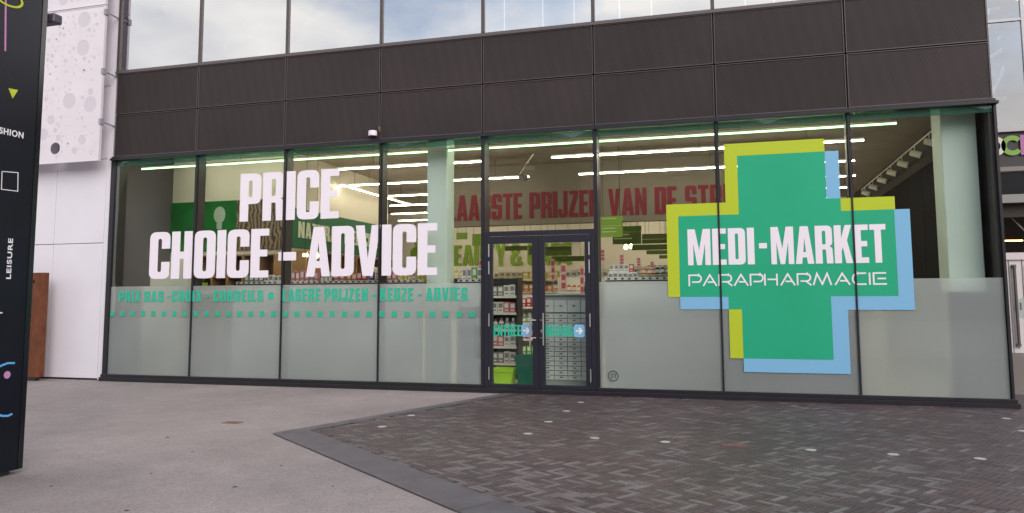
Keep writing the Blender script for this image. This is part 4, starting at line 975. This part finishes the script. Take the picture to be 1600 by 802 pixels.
def fit_text(txt, name, m, parent, y0, y1, z0, z1, rot, x, off=.0):
    """text on a plane facing +x; y0 = left end, y1 = right end; rot: reads upwards"""
    o = bfont(txt, name, m, parent, Matrix.Identity(4), 1.0, .003, off)
    xs = [v.co.x for v in o.data.vertices]; ys = [v.co.y for v in o.data.vertices]
    for v in o.data.vertices:
        a = (v.co.x-min(xs))/(max(xs)-min(xs)) ; b = (v.co.y-min(ys))/(max(ys)-min(ys)); dz = v.co.z
        if not rot: v.co = (x+dz, y0+(y1-y0)*a, z0+(z1-z0)*b)
        else: v.co = (x+dz, y1-(y1-y0)*b, z0+(z1-z0)*a)
    return o
h0 = tp(36, 217); h1 = tp(36, 207); h2 = tp(-1, 210)
per = (h0[0]-h2[0])/5.0
fit_text('FASHION', 'word_fashion', TW, TE, h0[0]-per*7, h0[0], h0[1], h1[1], False, tdx+.003, .02)
l0 = tp(9, 436); l1 = tp(20, 373)
fit_text('LEISURE', 'word_leisure', TW, TE, l0[0], l1[0], l0[1], l1[1], True, tdx+.003, .02)
# small fixture on the totem edge
pz = atx(82, 24, tdx-.1)
fx_ = empty('floodlight', (tdx-.1, ye, pz.z), 'small dark grey lamp sticking out from the edge of the black totem', 'lamp')
yl = ye; zc = aty(80, 24, ye).z
MB().box(tdx-.16, tdx-.04, ye+.001, ye+.05, zc-.05, zc+.045).build('mount', mat('lamp_grey', (.06, .06, .075), .5), fx_)
MB().box(tdx-.17, tdx+.03, ye+.051, ye+.16, zc-.045, zc+.05).build('head', mat('lamp_grey', (.06, .06, .075), .5), fx_, bevel=.012)

# ---------------------------------------------------------------- arcade entrance on the right
RB = empty('arcade_building', (20, 12, 0), 'glass and dark metal arcade entrance right of the shop', 'building')
RY = 12.0
def rz(px, py): return aty(px, py, RY).z
x0, x1 = 16.2, 30
zS0, zS1 = rz(1575, 261), rz(1575, 207)
B(x0, x1, RY, RY+.3, zS0, zS1).build('fascia', mat('fascia_dark', (.030, .026, .028), .5), RB)
B(x0, x1, RY-.12, RY+.1, zS1+.002, zS1+.10).build('fascia_trim', mat('trim_light', (.45, .43, .45), .5), RB)
B(x0, x1, RY-.05, RY+.3, rz(1575, 268), zS0-.003).build('lintel_trim', mat('trim_mid', (.20, .19, .18), .5), RB)
zT = rz(1575, 317); zT2 = rz(1575, 304)
B(x0, x1, RY, RY+.2, zT, zT2).build('transom', mat('transom_pale', (.25, .26, .24), .5), RB)
MB().face([(x0, RY+.1, zT2), (x1, RY+.1, zT2), (x1, RY+.1, zS0), (x0, RY+.1, zS0)]).build('pane', GLASS_FAR, RB)
zd1 = rz(1583, 405)
B(x0, x1, RY-.06, RY+.14, zd1-.02, zd1+.18).build('door_header', mat('header_white', (.62, .58, .58), .5), RB)
zb = GZ+.03
WD = mat('white_door', (.66, .62, .62), .5, 0, .3); bars = mat('bronze_bar', (.13, .12, .11), .4, .4)
pxs = [1561, 1580, 1601, 1622, 1643]
for i in range(4):
    a = aty(pxs[i], 480, RY).x+.015; b = aty(pxs[i+1], 480, RY).x-.015
    m1 = MB().box(a, a+.09, RY, RY+.06, zb, zd1-.025).box(b-.16, b, RY, RY+.06, zb, zd1-.025).box(a+.091, b-.161, RY, RY+.06, zb, zb+.12).box(a+.091, b-.161, RY, RY+.06, zd1-.16, zd1-.025)
    d = m1.build('door', WD, RB)
    MB().face([(a+.09, RY+.03, zb+.12), (b-.16, RY+.03, zb+.12), (b-.16, RY+.03, zd1-.16), (a+.09, RY+.03, zd1-.16)]).build('pane', GLASS_FAR, d)
    hx = a+.14 if i % 2 == 0 else a+.10
    MB().bar((hx, RY-.08, zb+.25), (hx, RY-.08, zd1-.2), .04, 8).box(hx-.05, hx+.05, RY-.09, RY-.0, zb+.18, zb+.26).box(hx-.05, hx+.05, RY-.09, RY, zd1-.24, zd1-.16).build('handle', bars, d)
    MB().box(b-.10, b-.06, RY-.012, RY-.001, 1.15, 1.35).build('lock', bars, d)
    if i == 1: pass
    else:
        pass
a = aty(1601, 480, RY)
q = aty(1602, 482, RY); MB().bar((q.x+.02, RY-.005, q.z), (q.x+.02, RY-.001, q.z), .30, 20).build('round_sticker', mat('sticker_pale', (.42, .47, .45), .5), RB)
# dark interior of the arcade with a few warm lights, and diagonal rod
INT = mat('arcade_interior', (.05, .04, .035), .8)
MB().face([(x0, 24, 0), (x1, 24, 0), (x1, 24, 12), (x0, 24, 12)]).build('arcade_back_wall', INT, RB)
MB().face([(x0, RY+.3, zS0), (x1, RY+.3, zS0), (x1, 24, zS0), (x0, 24, zS0)]).build('arcade_ceiling', INT, RB)
B(x0, x1, RY+.31, RY+.5, 3.2+.6, 3.2+1.2).build('arcade_beam', INT, RB)
WL = mat('arcade_light', (1, .6, .25), .5, emit=(1, .50, .18), estr=7)
for k, (pa, pb, Y, th) in enumerate((((1564, 326), (1577, 320), 14.5, .035), ((1560, 376.5), (1598, 376), 17, .02), ((1562, 380), (1567, 379.5), 19, .03))):
    a = aty(*pa, Y); b = aty(*pb, Y); tag(MB().bar(a, b, th, 6).build('arcade_lamp', WL), ['short slanting warm lamp inside the arcade', 'thin long warm lamp line inside the arcade above the white doors', 'tiny warm lamp at the left inside the arcade'][k], 'lamp')
a = aty(1556, 316, 12.8); b = aty(1602, 362, 12.8); MB().bar(a, b, .022, 6).build('tie_rod', mat('rod_grey', (.35, .33, .3), .5), RB)
# glass atrium above the fascia
zA = zS1+.105; zM = rz(1575, 32)
MB().face([(x0, RY, zA), (x1, RY, zA), (x1, RY, zM-.04), (x0, RY, zM-.04)]).build('atrium_pane', GLASS_FAR, RB)
MB().face([(x0, RY, zM+.04), (x1, RY, zM+.04), (x1, RY, 15), (x0, RY, 15)]).build('atrium_pane', GLASS_FAR, RB)
B(x0, x1, RY-.05, RY+.06, zM-.04, zM+.04).build('atrium_rail', mat('rail_pale', (.5, .5, .52), .5), RB)
FRW = mat('truss_white', (.62, .64, .66), .5)
q = aty(1598, 40, RY).x
B(q-.05, q+.05, RY-.06, RY+.05, zA, 15).build('atrium_post', mat('rail_pale', (.5, .5, .52), .5), RB)
# roof trusses behind the glass
tr_ = MB()
for pa, pb, wd in (((1545, 95), (1612, 48), .10), ((1545, 130), (1612, 128), .09), ((1545, 160), (1612, 150), .14), ((1550, 110), (1640, 215), .10), ((1552, 150), (1596, 60), .15), ((1560, 60), (1615, 60), .07), ((1570, 70), (1615, 135), .07), ((1545, 40), (1612, 30), .08), ((1545, 18), (1612, 8), .12)):
    tr_.bar(aty(*pa, 15.5), aty(*pb, 15.5), wd, 6)
tr_.build('roof_truss', FRW, RB)
MB().face([(x0, 19, 4.9), (x1, 19, 4.9), (x1, 19, aty(1570, 100, 19).z), (x0, 19, aty(1570, 100, 19).z)]).build('atrium_inner_wall', mat('inner_blue_grey', (.32, .40, .46), .7), RB)
lou = MB()
for k in range(9): z = aty(1580, 100, 17).z+.25+k*.28; lou.box(x0, x1, 17, 17.05, z, z+.10)
lou.build('louvre', mat('louvre_aqua', (.35, .55, .60), .5), RB)
MB().box(21, 21.5, 13, 18.9, zS1, 15).build('atrium_side', INT, RB)
# sign letters O C K (start of the word is behind the shop corner)
NL = empty('fascia_lettering', (20, RY-.1, zS0), 'cut-out letters O C K in cream, lime and pink on dark fascia', 'lettering')
zc = (rz(1570, 243)+rz(1570, 214))/2; r_ = (rz(1570, 212)-rz(1570, 243))/2; FYR = FY(RY-.06)
def ring_poly(cx, r0, r1, a0, a1, n=26):
    o_ = arc(cx, zc, r0, r0, a0, a1, n); i_ = arc(cx, zc, r1, r1, a1, a0, n); return o_+i_
cO = aty(1553, 228, RY).x; cC = aty(1581, 229, RY).x
MB().poly([arc(cO, zc, r_, r_, 0, 347, 26), arc(cO, zc, r_*.52, r_*.52, 0, 347, 26)], FYR, .05).build('letter', mat('letter_cream', (.62, .60, .52), .5), NL)
MB().poly([ring_poly(cC, r_, r_*.52, 40, 320)], FYR, .05).build('letter', mat('letter_lime', (.18, .36, .05), .5), NL)
xk = aty(1593.5, 229, RY).x; h = r_
MB().poly([[(xk, zc-h), (xk+h*.5, zc-h), (xk+h*.5, zc-h*.25), (xk+h*.95, zc-h), (xk+h*1.6, zc-h), (xk+h*.95, zc+h*.05), (xk+h*1.55, zc+h), (xk+h*.95, zc+h), (xk+h*.5, zc+h*.25), (xk+h*.5, zc+h), (xk, zc+h)]], FYR, .05).build('letter', mat('letter_pink', (.38, .14, .32), .5), NL)

# ---------------------------------------------------------------- unseen building added across the square, keeps reflected sky off the lower glass
OB = empty('unseen_opposite_building', (8, -48, 0), 'unseen long dark brick building across the square, added to darken the shop glass reflections', 'building')
OW = mat('dark_brick', (.075, .06, .055), .9, 0, .2, .2, 1)
B(-45, 60, -58, -48, GZ, 14.7).build('wall', OW, OB)
ow = MB()
for i in range(24):
    for z in (1.2, 4.6, 8, 11.4): ow.box(-42+i*4.2, -40+i*4.2, -48.02, -47.98, z, z+2)
ow.build('window', mat('dull_pane', (.03, .035, .04), .2), OB)
g = MB()
for i in range(7):
    a = -45+i*15
    g.face([(a, -48, 14.7), (a+15, -48, 14.7), (a+7.5, -48, 17.2)]); g.face([(a, -48, 14.7), (a+7.5, -48, 17.2), (a+7.5, -58, 17.2), (a, -58, 14.7)]); g.face([(a+7.5, -48, 17.2), (a+15, -48, 14.7), (a+15, -58, 14.7), (a+7.5, -58, 17.2)])
g.build('roof', OW, OB)
print('objects', len(bpy.data.objects))
